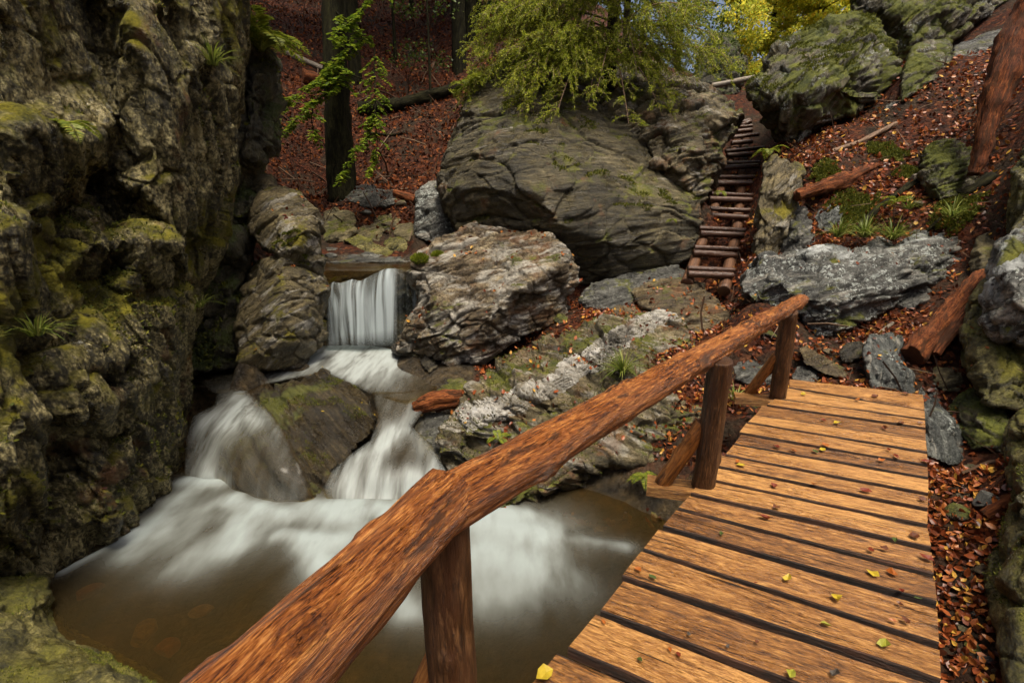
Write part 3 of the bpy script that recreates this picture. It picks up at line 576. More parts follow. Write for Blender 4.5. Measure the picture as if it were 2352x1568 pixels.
rock('boulder', 'brownish leaning stone resting on the slope above the pale edge boulder',
     [(2224, 600, 6.9), (2240, 545, 7.1), (2272, 530, 7.1), (2292, 560, 6.9), (2290, 610, 6.6), (2255, 640, 6.55), (2230, 630, 6.7)], [(2255, 585, 6.65)],
     M['plain'], back=0.5, vox=0.02, amp=0.03, size=0.5, seed=33, cat='rock')
rock('boulder', 'low yellow-green algae-covered rock in the bottom left corner',
     [(-260, 1290, 3.0), (0, 1322, 3.15), (70, 1320, 3.25), (112, 1323, 3.3), (122, 1365, 3.2), w(128, 1400), w(150, 1440), w(195, 1470), w(262, 1502), w(322, 1532), w(385, 1572), w(450, 1660), (-50, 1800, 1.7), (-300, 1700, 1.8)],
     [(70, 1350, 3.05), (60, 1410, 2.75), (0, 1440, 2.5), (100, 1480, 2.55), (200, 1530, 2.35), (300, 1580, 2.2), (0, 1540, 2.2), (30, 1400, 2.8)],
     M['green'], back=1.0, vox=0.016, amp=0.045, size=0.7, fol=(0.3, 0.4), seed=34, smooth=5, key='corner', block=0.6, feet=False)
rock('stream_boulder', 'striped dark mossy rock splitting the stream below the waterfall',
     [(690, 872, 6.6), (740, 855, 6.8), (800, 878, 6.6), (842, 910, 6.3), (862, 960, 6), (850, 1002, 5.75), (800, 1045, 5.35), (765, 1085, 5.05), w(752, 1150), w(700, 1178), w(640, 1172), w(540, 1145), w(475, 1115), (478, 1060, 5.35), (500, 1005, 5.6), (560, 955, 6), (600, 900, 6.5)],
     [(640, 950, 5.75), (700, 915, 6.05), (780, 930, 5.95), (815, 980, 5.7), (720, 1000, 5.3), (640, 1020, 5.15), (560, 1040, 5.2), (640, 1090, 4.8), (720, 1070, 4.95), (560, 1100, 4.95), (700, 960, 5.6), (600, 985, 5.6)],
     M['slabwet'], back=1.3, vox=0.02, amp=0.06, size=0.8, fol=fD(.706, .526, .472), strata=1.5, seed=35, smooth=6, key='stream', block=0.3, lump=.9, rough=.15, feet=False)
rock('rock', 'wet dark rock at the left rim of the foaming plunge pool',
     [(600, 838, 7.4), (625, 800, 7.7), (660, 780, 7.9), (690, 790, 7.9), (712, 818, 7.6), (690, 842, 7.3), (640, 850, 7.2)], [(660, 815, 7.4)],
     M['slabwet'], back=0.7, vox=0.02, amp=0.04, size=0.4, seed=36, cat='rock')
rock('rock', 'wet rock shelf at the right rim of the plunge pool',
     [(900, 806, 7.9), (915, 775, 8.1), (945, 758, 8.2), (980, 770, 8.1), (1000, 810, 7.6), (960, 822, 7.4), (925, 818, 7.6)], [(945, 790, 7.8)],
     M['dark'], back=0.6, vox=0.02, amp=0.04, size=0.4, seed=37, cat='rock')
rock('rock', 'dark olive block at the water\'s edge under the white-veined block',
     [(992, 870, 6.9), (1010, 850, 7.1), (1070, 848, 7.2), (1108, 858, 7.1), (1100, 892, 6.7), (1060, 912, 6.4), (1000, 905, 6.5)], [(1050, 878, 6.6)],
     M['plain'], back=0.7, vox=0.018, amp=0.03, size=0.4, seed=38, cat='rock')
rock('rock', 'small black stone tucked between foam and the dark olive block',
     [(965, 835, 7.3), (975, 812, 7.5), (995, 815, 7.5), (1005, 845, 7.2), (985, 858, 7.0)], [(985, 835, 7.15)],
     M['dark'], back=0.4, vox=0.018, amp=0.025, size=0.3, seed=39, cat='rock')
rock('rock_slab', 'submerged greenish slab where the right channel meets the outcrop',
     [(948, 985, 6.0), (965, 955, 6.2), (1010, 945, 6.2), (1045, 960, 6.0), (1030, 1010, 5.6), (1010, 1060, 5.2), (985, 1075, 5.0), (965, 1040, 5.4)], [(990, 1000, 5.6)],
     M['slate'], back=0.7, vox=0.02, amp=0.03, size=0.4, seed=40, cat='rock', feet=False)
rock('ledge', 'dark rock ledge that the waterfall pours over',
     [(745, 655, 9.2), (760, 640, 9.3), (820, 632, 9.3), (900, 622, 9.3), (935, 612, 9.2), (962, 640, 9.1), (968, 720, 8.9), (970, 830, 8.7), (860, 850, 8.6), (740, 840, 8.7), (738, 740, 9.0)],
     [(780, 720, 8.95), (850, 700, 8.9), (930, 670, 8.75), (940, 640, 8.85), (850, 790, 8.8)], M['dark'], back=0.8, vox=0.026, amp=0.06, size=0.5, seed=41, cat='rock ledge', feet=False)
rock('rock_slab', 'pale grey flat ledge at the far edge of the upper pool',
     [(738, 598, 10.6), (745, 572, 11.2), (800, 575, 11.2), (870, 585, 11.1), (945, 592, 11.0), (945, 604, 10.6), (850, 603, 10.5), (770, 606, 10.4)], [(820, 588, 10.8), (890, 596, 10.8)],
     M['slate'], back=0.7, vox=0.03, amp=0.03, size=0.5, fol=(0.1, 0.1), seed=42, cat='rock', smooth=2)
rock('rock_slab', 'greenish tilted slab lying behind the upper pool',
     [(786, 550, 11.4), (820, 540, 11.7), (870, 560, 11.5), (905, 580, 11.2), (890, 590, 11.0), (840, 580, 11.1)], [(845, 565, 11.2)],
     M['green'], back=0.6, vox=0.026, amp=0.03, size=0.4, seed=43, cat='rock', smooth=2)
rock('rock', 'rounded moss-green stone right of the tilted slab at the upper pool',
     [(878, 560, 11.6), (895, 538, 11.9), (930, 540, 11.9), (950, 560, 11.6), (935, 582, 11.3), (900, 580, 11.3)], [(915, 560, 11.35)],
     M['green'], back=0.6, vox=0.026, amp=0.04, size=0.4, seed=44, cat='rock')
rock('rock', 'brownish pointed stone above the greenish slab, behind the upper pool',
     [(815, 540, 12.0), (830, 518, 12.3), (865, 512, 12.3), (885, 530, 12.0), (870, 556, 11.6), (835, 552, 11.6)], [(850, 535, 11.8)],
     M['plain'], back=0.6, vox=0.028, amp=0.04, size=0.4, seed=45, cat='rock')
rock('rock', 'pale angular stone stacked above the moss-green one at the hill foot',
     [(858, 510, 12.4), (870, 482, 12.8), (905, 478, 12.8), (925, 505, 12.4), (905, 535, 12.0), (870, 530, 12.1)], [(890, 508, 12.2)],
     M['plain'], back=0.6, vox=0.028, amp=0.05, size=0.4, seed=46, cat='rock')
rock('rock', 'dark flat-topped stone under the fallen log at the hill foot',
     [(778, 462, 12.8), (790, 432, 13.2), (850, 425, 13.2), (905, 440, 13.0), (910, 468, 12.6), (850, 478, 12.5)], [(845, 452, 12.6)],
     M['slate'], back=0.7, vox=0.03, amp=0.05, size=0.5, seed=47, cat='rock')
rock('rock', 'brown blocky stone against the left boulder stack near the upper pool',
     [(740, 540, 11.8), (742, 490, 12.3), (770, 475, 12.5), (815, 490, 12.3), (820, 530, 11.9), (790, 555, 11.6), (755, 560, 11.5)], [(778, 520, 11.8)],
     M['plain'], back=0.8, vox=0.03, amp=0.05, size=0.5, seed=48, cat='rock')
rock('rock', 'grey upright block leaning on the giant boulder\'s left foot',
     [(952, 545, 11.3), (955, 450, 11.8), (980, 420, 12.0), (1030, 415, 12.0), (1050, 470, 11.4), (1055, 545, 10.9), (1010, 565, 10.9)], [(990, 480, 11.4), (1010, 530, 11.0)],
     M['lichen'], back=0.9, vox=0.03, amp=0.05, size=0.6, seed=49, cat='rock')
rock('rock', 'small brown stone in the leaves left of the grey upright block',
     [(905, 540, 11.8), (912, 515, 12.0), (945, 512, 12.0), (960, 535, 11.7), (940, 556, 11.5)], [(932, 535, 11.7)],
     M['plain'], back=0.5, vox=0.028, amp=0.03, size=0.4, seed=50, cat='rock')
rock('rock', 'small mossy rock sitting above the perched boulder on the left stack',
     [(575, 440, 8.4), (585, 400, 8.6), (610, 392, 8.7), (630, 410, 8.6), (635, 440, 8.5), (605, 450, 8.3)], [(605, 422, 8.4)],
     M['stack'], back=0.6, vox=0.024, amp=0.04, size=0.4, seed=51, cat='rock', feet=False)
rock('boulder', 'dark craggy rock glimpsed behind the spruce near the top middle',
     [(1590, 215, 16.5), (1605, 120, 17.5), (1640, 70, 18), (1690, 75, 18), (1705, 150, 17.5), (1700, 215, 16.8), (1640, 240, 16.4)], [(1650, 150, 16.8)],
     M['gorge'], back=1.6, vox=0.06, amp=0.15, size=0.9, seed=52, feet=False)
# ------------------------------------------------------------------ terrain: thin-plate surface through points on the ground
TP = []
def T(px, py, Y): TP.append(P(px, py, Y))
def TZ(px, py, z): TP.append(PZ(px, py, z))
for q in [(-3.4, 3, -1.7), (-2, 2.5, -1.8), (-1, 3, -1.8), (0, 2.5, -1.8), (0, 1, -1.8), (-2, 4, -1.7), (0, 4, -1.75), (0.9, 3.4, -1.6), (-2, 1, -1.7),
          (-3.2, 5, -1.55), (1, 2, -1.7), (1.6, 1, -1.6), (0, -1, -1.7), (-3, -1, -1.4), (1.5, -1, -1.2), (-1.6, -4, -0.6), (3, -4, 0.4), (0, -6, 0),
          (1.9, 4.6, -0.95), (2.5, 4.2, -0.9), (3.2, 5.25, -0.16), (4.15, 4.85, -0.12), (3.0, 4.2, -0.7),
          (3.3, 3.1, -0.85), (2.75, 2.4, -1.08), (3.75, 3.8, -0.6), (2.7, 1.4, -1.3), (2.3, 0.3, -1.3), (3.3, 1.8, -0.9),
          (4.7, 4.0, 0.1), (4.4, 3.0, 0.3), (6, 3, 1.9), (5, 1.2, 1.2), (4.5, -1, 1.3), (6.5, 5, 1.9), (9, 4, 4.2), (9, 8, 4.8), (13, 6, 8), (12, 0, 6), (8, -5, 4),
          (0, 6, -0.8), (1, 6, -0.6), (0.5, 7.4, -0.2), (1.7, 6.9, -0.05), (-0.7, 6.2, -1.05),
          (-0.5, 7.8, -0.9), (0.4, 8.2, -0.2), (1.2, 8.9, 0.2),
          (-2.5, 8.0, -0.95), (-2.1, 6.6, -1.2), (-3.3, 6.5, -1.1), (-1.6, 5.4, -1.4), (-3.6, 7.2, -1.0), (-3.1, 8.1, -.95), (-4.2, 6.8, -1.0), (-4.3, 7.7, -.9), (-5.0, 7.4, -.6),
          (-2.5, 9.4, 0.45), (-1.5, 9.4, 0.45), (-2.3, 10.2, 0.6), (-3.4, 9.8, 0.8), (-2.5, 11.0, 0.95), (-1.5, 11.2, 1.0), (-3.6, 11.2, 1.2),
          (-6, 4, 1.5), (-7, 8, 3.2), (-6.2, 11, 3.0), (-12, 5, 6), (-12, 12, 7.5), (-7, -2, 2), (-14, -4, 6),
          (0, 36, 17), (-12, 34, 18), (9, 44, 17), (36, 40, 24), (26, 20, 18), (19, 38, 8.5), (15, 30, 7.5), (24, 46, 9), (22, 60, 10), (-24, 20, 16), (-24, 44, 22), (0, 60, 24), (24, 0, 14), (40, 60, 26), (-20, -8, 8), (20, -8, 10)]:
    TP.append(np.array(q, float))
for q in [(800, 440, 14.6), (650, 440, 14.0), (990, 420, 14.4), (800, 200, 18.6), (640, 200, 17), (1000, 200, 18), (800, 0, 25), (600, 0, 24), (1050, 0, 25),
          (1300, 560, 10.5), (1500, 560, 10.3), (1720, 690, 6.9), (1690, 665, 8.4), (1780, 760, 6.2), (2000, 745, 6.7), (2080, 730, 6.6), (2150, 790, 5.6), (2120, 845, 5.4), (2210, 700, 6.3),
          (1900, 560, 8.0), (2010, 540, 8.1), (2130, 500, 8.0), (2210, 540, 7.6), (1850, 460, 9.0), (1950, 420, 9.0), (1840, 370, 9.7), (1900, 340, 10.0), (2060, 270, 10.4), (2150, 250, 10.2), (2250, 170, 10.6), (2080, 400, 8.9), (2250, 470, 7.8), (2310, 420, 7.6), (2340, 200, 9.6),
          (1700, 290, 15), (1690, 205, 18.5), (1830, 170, 22), (1600, 210, 16), (1400, 150, 15), (2100, 150, 13.5), (2250, 30, 14.0), (1720, 700, 6.8)]:
    T(*q)
for px__, py__, Y__, dz_ in [(1590, 580, 9.1, .6), (1650, 580, 9.1, .6), (1620, 520, 9.8, .9), (1690, 520, 9.8, .9), (1640, 440, 11.0, .95), (1700, 440, 11.0, .9), (1680, 370, 12.4, .9), (1720, 370, 12.4, .8), (1700, 310, 13.8, .5)]:
    q = P(px__, py__, Y__); q[2] = 0.82 + (Y__ - 8.5) * 0.575 - dz_; TP.append(q)
TP += FEET
TP = np.array(TP)
def _tps(r2): return 0.5 * r2 * np.log(r2 + 1e-9)
_n = len(TP)
_A = np.zeros((_n + 3, _n + 3))
_d2 = ((TP[:, None, :2] - TP[None, :, :2]) ** 2).sum(-1)
_A[:_n, :_n] = _tps(_d2) + np.eye(_n) * 0.01
_A[:_n, _n] = 1; _A[:_n, _n + 1:] = TP[:, :2]; _A[_n, :_n] = 1; _A[_n + 1:, :_n] = TP[:, :2].T
_w = np.linalg.solve(_A, np.concatenate([TP[:, 2], [0, 0, 0]]))
def terrain_z(x, y):
    x = np.asarray(x, float); y = np.asarray(y, float)
    z = _w[_n] + _w[_n + 1] * x + _w[_n + 2] * y
    for i in range(_n):
        z = z + _w[i] * _tps((x - TP[i, 0]) ** 2 + (y - TP[i, 1]) ** 2)
    q = np.stack([x, y, x * 0], -1)
    z = z + 0.06 * fbm(q * 0.9, 4) + 0.035 * fbm(q * 3.1 + 9, 3) - 0.03
    far = np.clip((y - 12) / 8, 0, 1)
    return z + far * 0.5 * fbm(q * 0.35 + 3, 3)
# non-uniform grid: fine near the camera, coarse at the edges
def axis(a, b, lo, hi, step, big):
    mid = np.arange(lo, hi, step)
    l = np.arange(a, lo, big); r = np.arange(hi, b + big, big)
    return np.concatenate([l, mid, r])
gx, gy = axis(-40, 40, -8, 9, 0.085, 0.8), axis(-12, 70, 0, 16, 0.085, 0.6)
GX, GY = np.meshgrid(gx, gy)
GZ = terrain_z(GX.ravel(), GY.ravel()).reshape(GX.shape)
def grid_faces(ny, nx):
    i = np.arange(ny * nx).reshape(ny, nx)
    return np.stack([i[:-1, :-1], i[:-1, 1:], i[1:, 1:], i[1:, :-1]], -1).reshape(-1, 4)
m = NT('forest_floor')
tc = m.n('TexCoord').outputs['Object']
vo = m.n('TexVoronoi', {'Vector': tc, 'Scale': 17.0, 'Randomness': 1.0})
leafc = m.ramp(m.n('SeparateColor', {0: vo.outputs[1]}).outputs[0], [(0.0, (0.014, 0.006, 0.004)), (0.5, (0.045, 0.014, 0.007)), (0.85, (0.09, 0.027, 0.011)), (1.0, (0.15, 0.055, 0.02))])
soil = m.ramp(m.noise(tc, 6, 8, 0.7), [(0.35, (0.014, 0.010, 0.007)), (0.6, (0.045, 0.030, 0.018)), (0.75, (0.085, 0.065, 0.042))])
col = m.mix(m.maprange(m.noise(tc, 1.1, 7, 0.65), 0.40, 0.52), soil, leafc)
bed = m.attr('bed')
col = m.mix(bed, col, m.ramp(m.noise(tc, 5, 8, .65), [(0.35, (0.012, 0.009, 0.005)), (0.55, (0.05, 0.035, 0.016)), (0.7, (0.12, 0.085, 0.04))]))
h = m.math('ADD', m.math('MULTIPLY', vo.outputs[0], -0.7), m.noise(tc, 30, 5, 0.7))
M['ground'] = m.done(m.n('BsdfPrincipled', {'Base Color': col, 'Roughness': m.maprange(bed, 0, 1, .75, .3), 'Specular IOR Level': m.maprange(bed, 0, 1, .12, .5), 'Normal': m.bump(h, 1.0, 0.05)}))
ground = obj('ground', mesh_arrays('ground', np.stack([GX.ravel(), GY.ravel(), GZ.ravel()], -1), grid_faces(len(gy), len(gx))), M['ground'])
_gx, _gy, _gz = GX.ravel(), GY.ravel(), GZ.ravel()
BEDF = lambda x, y, z: np.clip((-0.85 - z) / .2, 0, 1) * (x < 2.2) + ((x < -0.55 - 0.1 * (y - 7)) & (y > 4.2) & (y < 11.0) & (z < 1.02))
attr(ground.data, 'bed', np.clip(BEDF(_gx, _gy, _gz), 0, 1))
tag(ground, kind='structure')


def tz(x, y):
    """height of the ground mesh at points"""
    x = np.asarray(x, float); y = np.asarray(y, float)
    ix = np.clip(np.searchsorted(gx, x) - 1, 0, len(gx) - 2); iy = np.clip(np.searchsorted(gy, y) - 1, 0, len(gy) - 2)
    fx = np.clip((x - gx[ix]) / (gx[ix + 1] - gx[ix]), 0, 1); fy = np.clip((y - gy[iy]) / (gy[iy + 1] - gy[iy]), 0, 1)
    return (GZ[iy, ix] * (1 - fx) + GZ[iy, ix + 1] * fx) * (1 - fy) + (GZ[iy + 1, ix] * (1 - fx) + GZ[iy + 1, ix + 1] * fx) * fy

# ------------------------------------------------------------------ water
def water_mat(name, body, tint, smooth_scale, base=0.5, foamcol=(0.60, 0.65, 0.64), streak=(3.0, 0.7, 0.7), con=0.5, use_wc=False, rough=0.16):
    m = NT(name)
    vec = m.attr('wc', 'Vector') if use_wc else m.n('TexCoord').outputs['Object']
    f = m.attr('foam')
    n = m.noise(m.mapping(vec, scale=streak), smooth_scale, 4, 0.5, 0.3)
    n2 = m.noise(m.mapping(vec, scale=tuple(c * 3.1 for c in streak), loc=(3, 3, 3)), smooth_scale, 3, 0.5)
    mod = m.math('ADD', m.maprange(n, 0.3, 0.7, 1 - con, 1 + con), m.maprange(n2, 0.3, 0.7, -con * 0.4, con * 0.4))
    ff = m.math('MULTIPLY', f, mod, clamp=True)
    col = m.mix(ff, body, foamcol)
    nrm = m.bump(n, 0.12, 0.05)
    ed = m.attr('edge')
    b = m.n('BsdfPrincipled', {'Base Color': col, 'Roughness': m.maprange(ff, 0, 0.6, rough, 0.65), 'Normal': nrm, 'IOR': 1.33, 'Specular IOR Level': 0.5})
    tl = m.n('BsdfTranslucent', {'Color': foamcol})
    s1 = m.n('MixShader', {0: m.math('MULTIPLY', ff, 0.3), 1: b.outputs[0], 2: tl.outputs[0]})
    tr = m.n('BsdfTransparent', {'Color': tint})
    s2 = m.n('MixShader', {0: m.math('MULTIPLY', ed, m.math('ADD', m.math('MULTIPLY', ff, 1.2), base, clamp=True)), 1: tr.outputs[0], 2: s1.outputs[0]})
    return m.done(s2)
WATER = water_mat('pool_water', (0.040, 0.028, 0.010), (0.75, 0.55, 0.26), 1.3, 0.44, streak=(2.0, 0.8, 1.0), con=0.45, foamcol=(0.36, 0.415, 0.41), rough=0.10)
RAPID = water_mat('rapid_water', (0.055, 0.042, 0.022), (0.8, 0.7, 0.5), 1.5, 0.22, streak=(4.0, 0.7, 0.7), con=0.45, foamcol=(0.42, 0.47, 0.465), rough=.1)
FALL = water_mat('falling_water', (0.06, 0.065, 0.06), (0.8, 0.85, 0.85), 1.5, 0.06, foamcol=(0.38, 0.44, 0.46), streak=(4.5, 0.18, 1.0), con=0.85, use_wc=True)

def foam_at(XY, segs):
    f = np.zeros(len(XY))
    for (a, b, c, d, wd, st, z) in [q for g in segs for q in (g, (*g[:4], g[4] * 2.2, g[5] * .27, g[6]))]:
        A = PZ(a, b, z)[:2]; B = PZ(c, d, z)[:2]
        D = B - A; t = np.clip(((XY - A) @ D) / max(1e-6, D @ D), 0, 1)
        r = np.linalg.norm(XY - (A + t[:, None] * D), axis=1) / wd
        f = 1 - (1 - f) * (1 - st * np.exp(-r * r * 1.5))
    return f
px_, py_ = np.arange(-5.2, 3.6, 0.03), np.arange(-1.5, 5.9, 0.03)
X_, Y_ = np.meshgrid(px_, py_)
XY = np.stack([X_.ravel(), Y_.ravel()], -1)
segs = [(425, 1112, 495, 1112, .15, .8), (540, 1148, 650, 1190, .15, .95), (400, 1150, 345, 1230, .20, .42), (570, 1190, 540, 1255, .19, .66), (320, 1230, 290, 1280, .2, .3), (130, 1328, 320, 1222, .045, .6),
        (775, 1172, 940, 1165, .24, 1.), (715, 1168, 780, 1195, .15, .7), (640, 1238, 760, 1250, .10, .75), (715, 1262, 765, 1320, .17, .9), (860, 1200, 800, 1240, .2, .5),
        (1085, 1195, 1240, 1222, .26, .95), (1110, 1270, 1230, 1290, .30, .62), (1100, 1180, 1210, 1180, .12, .75), (1330, 1240, 1430, 1250, .09, .35), (1120, 1360, 1300, 1340, .3, .25),
        (850, 1330, 940, 1400, .16, .32), (450, 1180, 420, 1300, .3, .2)]
foam = foam_at(XY + 0.12 * np.stack([fbm(np.c_[XY * 1.3, XY[:, :1] * 0], 3), fbm(np.c_[XY * 1.3, XY[:, :1] * 0 + 7], 3)], -1), [s + (WZ,) for s in segs])
Zp = WZ + 0.05 * foam + 0.012 * fbm(np.c_[XY * 1.6, XY[:, :1] * 0 + 2], 3)
me = mesh_arrays('pool', np.c_[XY, Zp], grid_faces(len(py_), len(px_)))
attr(me, 'foam', foam); attr(me, 'edge', np.ones(len(XY)))
tag(obj('pool_water', me, WATER), kind='structure')
# upper pool
ux, uy = np.arange(-4.6, -0.9, 0.06), np.arange(8.75, 11.9, 0.06)
X_, Y_ = np.meshgrid(ux, uy); XY = np.stack([X_.ravel(), Y_.ravel()], -1)
UZ = 0.86
me = mesh_arrays('upper_pool', np.c_[XY, UZ + 0.01 * fbm(np.c_[XY * 2, XY[:, :1] * 0], 3)], grid_faces(len(uy), len(ux)))
attr(me, 'edge', np.ones(len(XY))); attr(me, 'foam', 0.10 * np.exp(-((XY[:, 1] - 8.8) / 0.3) ** 2))
tag(obj('upper_pool_water', me, WATER), kind='structure')

_DB = {}
def front_depth(key, cell=7.0):
    """how near the camera-side surface of a rock lies, on a coarse grid of directions"""
    if key not in _DB:
        V, N = ROCKS[key]; d = V - np.array([0, 0, CAMZ]); fw = np.array([0, cp, -sp]); up = np.array([0, sp, cp]); dep = d @ fw
        ix = np.floor((W0 / 2 + F * d[:, 0] / dep) / cell).astype(int); iy = np.floor((H0 / 2 - F * (d @ up) / dep) / cell).astype(int)
        g = np.full((260, 380), 99.0); ok = (ix >= 0) & (ix < 380) & (iy >= 0) & (iy < 260)
        np.minimum.at(g, (iy[ok], ix[ok]), dep[ok])
        for _ in range(3):
            pad = np.pad(g, 1, mode='edge'); nb_ = np.stack([pad[i:i + 260, j:j + 380] for i in range(3) for j in range(3)])
            g = np.where(g > 90, 99, 0.5 * g + 0.5 * np.where(nb_ > 90, g[None], nb_).mean(0))
        _DB[key] = g
    return _DB[key]
def sheet(name, outline, inner, mat, edge=0.06, drape=None):
    """water surface through (column, row, height, foam) points"""
    pts = outline + inner; n = len(outline)
    r = delaunay_2d_cdt([Vector((p[0], -p[1])) for p in pts], [(i, (i + 1) % n) for i in range(n)], [], 1, 1e-4)
    bm = bmesh.new(); lf = bm.verts.layers.float.new('foam'); le = bm.verts.layers.float.new('edge')
    vs = []
    for k, s in enumerate(r[3]):
        p = pts[s[0]]
        v = bm.verts.new(PZ(p[0], p[1], p[2])); v[lf] = p[3] * 0.75; vs.append(v)
    for f in r[2]: bm.faces.new([vs[i] for i in f])
    for _ in range(5):
        es = [e for e in bm.edges if e.calc_length() > edge]
        if not es: break
        bmesh.ops.subdivide_edges(bm, edges=es, cuts=1)
        bmesh.ops.triangulate(bm, faces=[f for f in bm.faces if len(f.verts) > 4])
    for v in bm.verts: v[le] = 0.0 if v.is_boundary else 1.0
    for _ in range(9):
        nf = {v: sum(e.other_vert(v)[le] for e in v.link_edges) / len(v.link_edges) for v in bm.verts if not v.is_boundary}
        for v, x in nf.items(): v[le] = 0.3 * v[le] + 0.7 * x
    for _ in range(10):
        bmesh.ops.smooth_vert(bm, verts=[v for v in bm.verts if not v.is_boundary], factor=0.5, use_axis_x=True, use_axis_y=True, use_axis_z=True)
        nf = {v: sum(e.other_vert(v)[lf] for e in v.link_edges) / len(v.link_edges) for v in bm.verts}
        for v, x in nf.items(): v[lf] = 0.5 * v[lf] + 0.5 * x
    if drape:                                 # thin water runs over the rock instead of through it
        g = front_depth(drape); camv = Vector((0, 0, CAMZ))
        for _ in range(3):
            for v in bm.verts:
                d = v.co - camv; dep = d.y * cp - d.z * sp
                ix = int((W0 / 2 + F * d.x / dep) / 7.0); iy = int((H0 / 2 - F * (d.y * sp + d.z * cp) / dep) / 7.0)
                if 0 <= ix < 380 and 0 <= iy < 260 and g[iy, ix] - 0.035 < dep: v.co = camv + d * ((g[iy, ix] - 0.035) / dep)
            bmesh.ops.smooth_vert(bm, verts=[v for v in bm.verts if not v.is_boundary], factor=0.5, use_axis_x=True, use_axis_y=True, use_axis_z=True)
    bmesh.ops.recalc_face_normals(bm, faces=bm.faces[:])
    me = bpy.data.meshes.new(name); bm.to_mesh(me); bm.free()
    me.polygons.foreach_set('use_smooth', np.ones(len(me.polygons), bool))
    o = obj(name, me, mat); tag(o, kind='structure')
    return o
sheet('plunge_pool_water',
      [(735, 790, -.48, .8), (850, 785, -.48, 1), (930, 780, -.48, .9), (985, 805, -.5, .5), (1010, 850, -.55, .2), (1000, 905, -.6, .05), (930, 925, -.64, .1), (850, 905, -.62, .2), (760, 862, -.56, .5), (690, 866, -.56, .5), (600, 885, -.58, .3), (560, 905, -.62, .3), (500, 905, -.62, .2), (455, 890, -.6, .05), (455, 858, -.58, .02), (560, 850, -.57, .1), (640, 838, -.54, .5), (700, 805, -.5, .6)],
      [(720, 832, -.51, 1.1), (850, 820, -.50, 1.3), (930, 830, -.52, .95), (800, 850, -.54, 1.0), (880, 865, -.56, .6), (640, 856, -.56, .65), (960, 870, -.58, .15)], RAPID)
sheet('left_channel_water',
      [(500, 895, -.58, .1), (560, 890, -.59, .5), (590, 915, -.64, .5), (630, 955, -.72, .45), (665, 1010, -.84, .25), (695, 1070, -1.0, .2), (725, 1150, -1.25, .25), (640, 1178, -1.28, .45), (540, 1152, -1.28, .3), (480, 1120, -1.27, .9), (425, 1114, -1.27, .7), (422, 1060, -1.05, .3), (428, 1000, -.86, .3), (440, 955, -.74, .3), (490, 930, -.68, .3)],
      [(545, 912, -.64, .8), (540, 940, -.69, 1.0), (525, 962, -.73, 1.15), (590, 968, -.73, .75), (620, 985, -.78, .35), (470, 975, -.77, .75), (460, 1020, -.92, .65), (510, 1010, -.83, .4), (450, 1070, -1.07, .75), (500, 1070, -1.02, .2), (560, 1010, -.82, .2), (600, 1040, -.92, .12), (560, 1090, -1.1, .15), (640, 1080, -1.05, .18), (660, 1130, -1.15, .35), (470, 1105, -1.16, .9)], RAPID, drape='stream')
sheet('right_channel_water',
      [(855, 900, -.60, .25), (930, 900, -.61, .15), (1000, 890, -.60, .05), (975, 940, -.70, .45), (950, 980, -.76, .7), (990, 1020, -.84, .6), (1020, 1070, -.92, .8), (1045, 1110, -1.02, .7), (1040, 1172, -1.28, .8), (940, 1180, -1.28, 1), (850, 1182, -1.28, 1), (760, 1168, -1.28, .8), (740, 1120, -1.08, .3), (760, 1080, -.99, .5), (800, 1045, -.90, .8), (850, 1010, -.80, .6), (866, 960, -.70, .15)],
      [(910, 950, -.70, .25), (905, 1000, -.78, .95), (860, 1030, -.84, 1.0), (935, 1020, -.82, .2), (900, 1060, -.90, .1), (960, 1060, -.90, .2), (830, 1070, -.94, .55), (870, 1095, -.98, .85), (940, 1092, -.97, .85), (1000, 1090, -.96, .8), (800, 1110, -1.05, .75), (860, 1140, -1.16, .9), (940, 1135, -1.14, .95), (780, 1140, -1.14, .6)], RAPID, drape='stream')
# the fall itself: a curtain with folds, from the lip down to the plunge pool
def curtain(name, top, bot, wfun, nu, nv, seed, out=0.35):
    V, wc, fo, ee = [], [], [], []
    for j in range(nv):
        v = j / (nv - 1)
        for i in range(nu):
            u = i / (nu - 1)
            a = np.array([np.interp(u, [t[0] for t in top], [t[k] for t in top]) for k in (1, 2, 3)])
            b = np.array([np.interp(u, [t[0] for t in bot], [t[k] for t in bot]) for k in (1, 2, 3)])
            A = P(*a); B = P(*b)
            q = A + (B - A) * np.array([v ** 0.8, v ** 0.62, v ** 1.5])
            fold = perlin(np.array([[u * 9 + seed, v * 0.5, seed]]))[0] * 0.05 + perlin(np.array([[u * 23 + seed, v * 0.7, seed + 4]]))[0] * 0.025
            q[1] -= fold * min(1, v * 3 + 0.2)
            ee.append(min(1, u * 8, (1 - u) * 8, (1.0 - v) * 6 + .0)); V.append(q); wc.append((u * wfun[0] + .16 * perlin(np.array([[u * 3.1 + seed, v * .4, 9.0]]))[0] + .05 * perlin(np.array([[u * 9 + seed, v * 1.3, 3.0]]))[0], v * wfun[1] + .5 * perlin(np.array([[u * 6, seed, 2.0]]))[0], seed)); fo.append(np.interp(u, [x[0] for x in wfun[2]], [x[1] for x in wfun[2]]) * (0.55 + 0.45 * min(1, v * 2.2)))
    me = mesh_arrays(name, np.array(V), grid_faces(nv, nu)); attr(me, 'wc', wc, 'FLOAT_VECTOR'); attr(me, 'foam', fo); attr(me, 'edge', ee)
    return tag(obj(name, me, FALL), kind='structure')
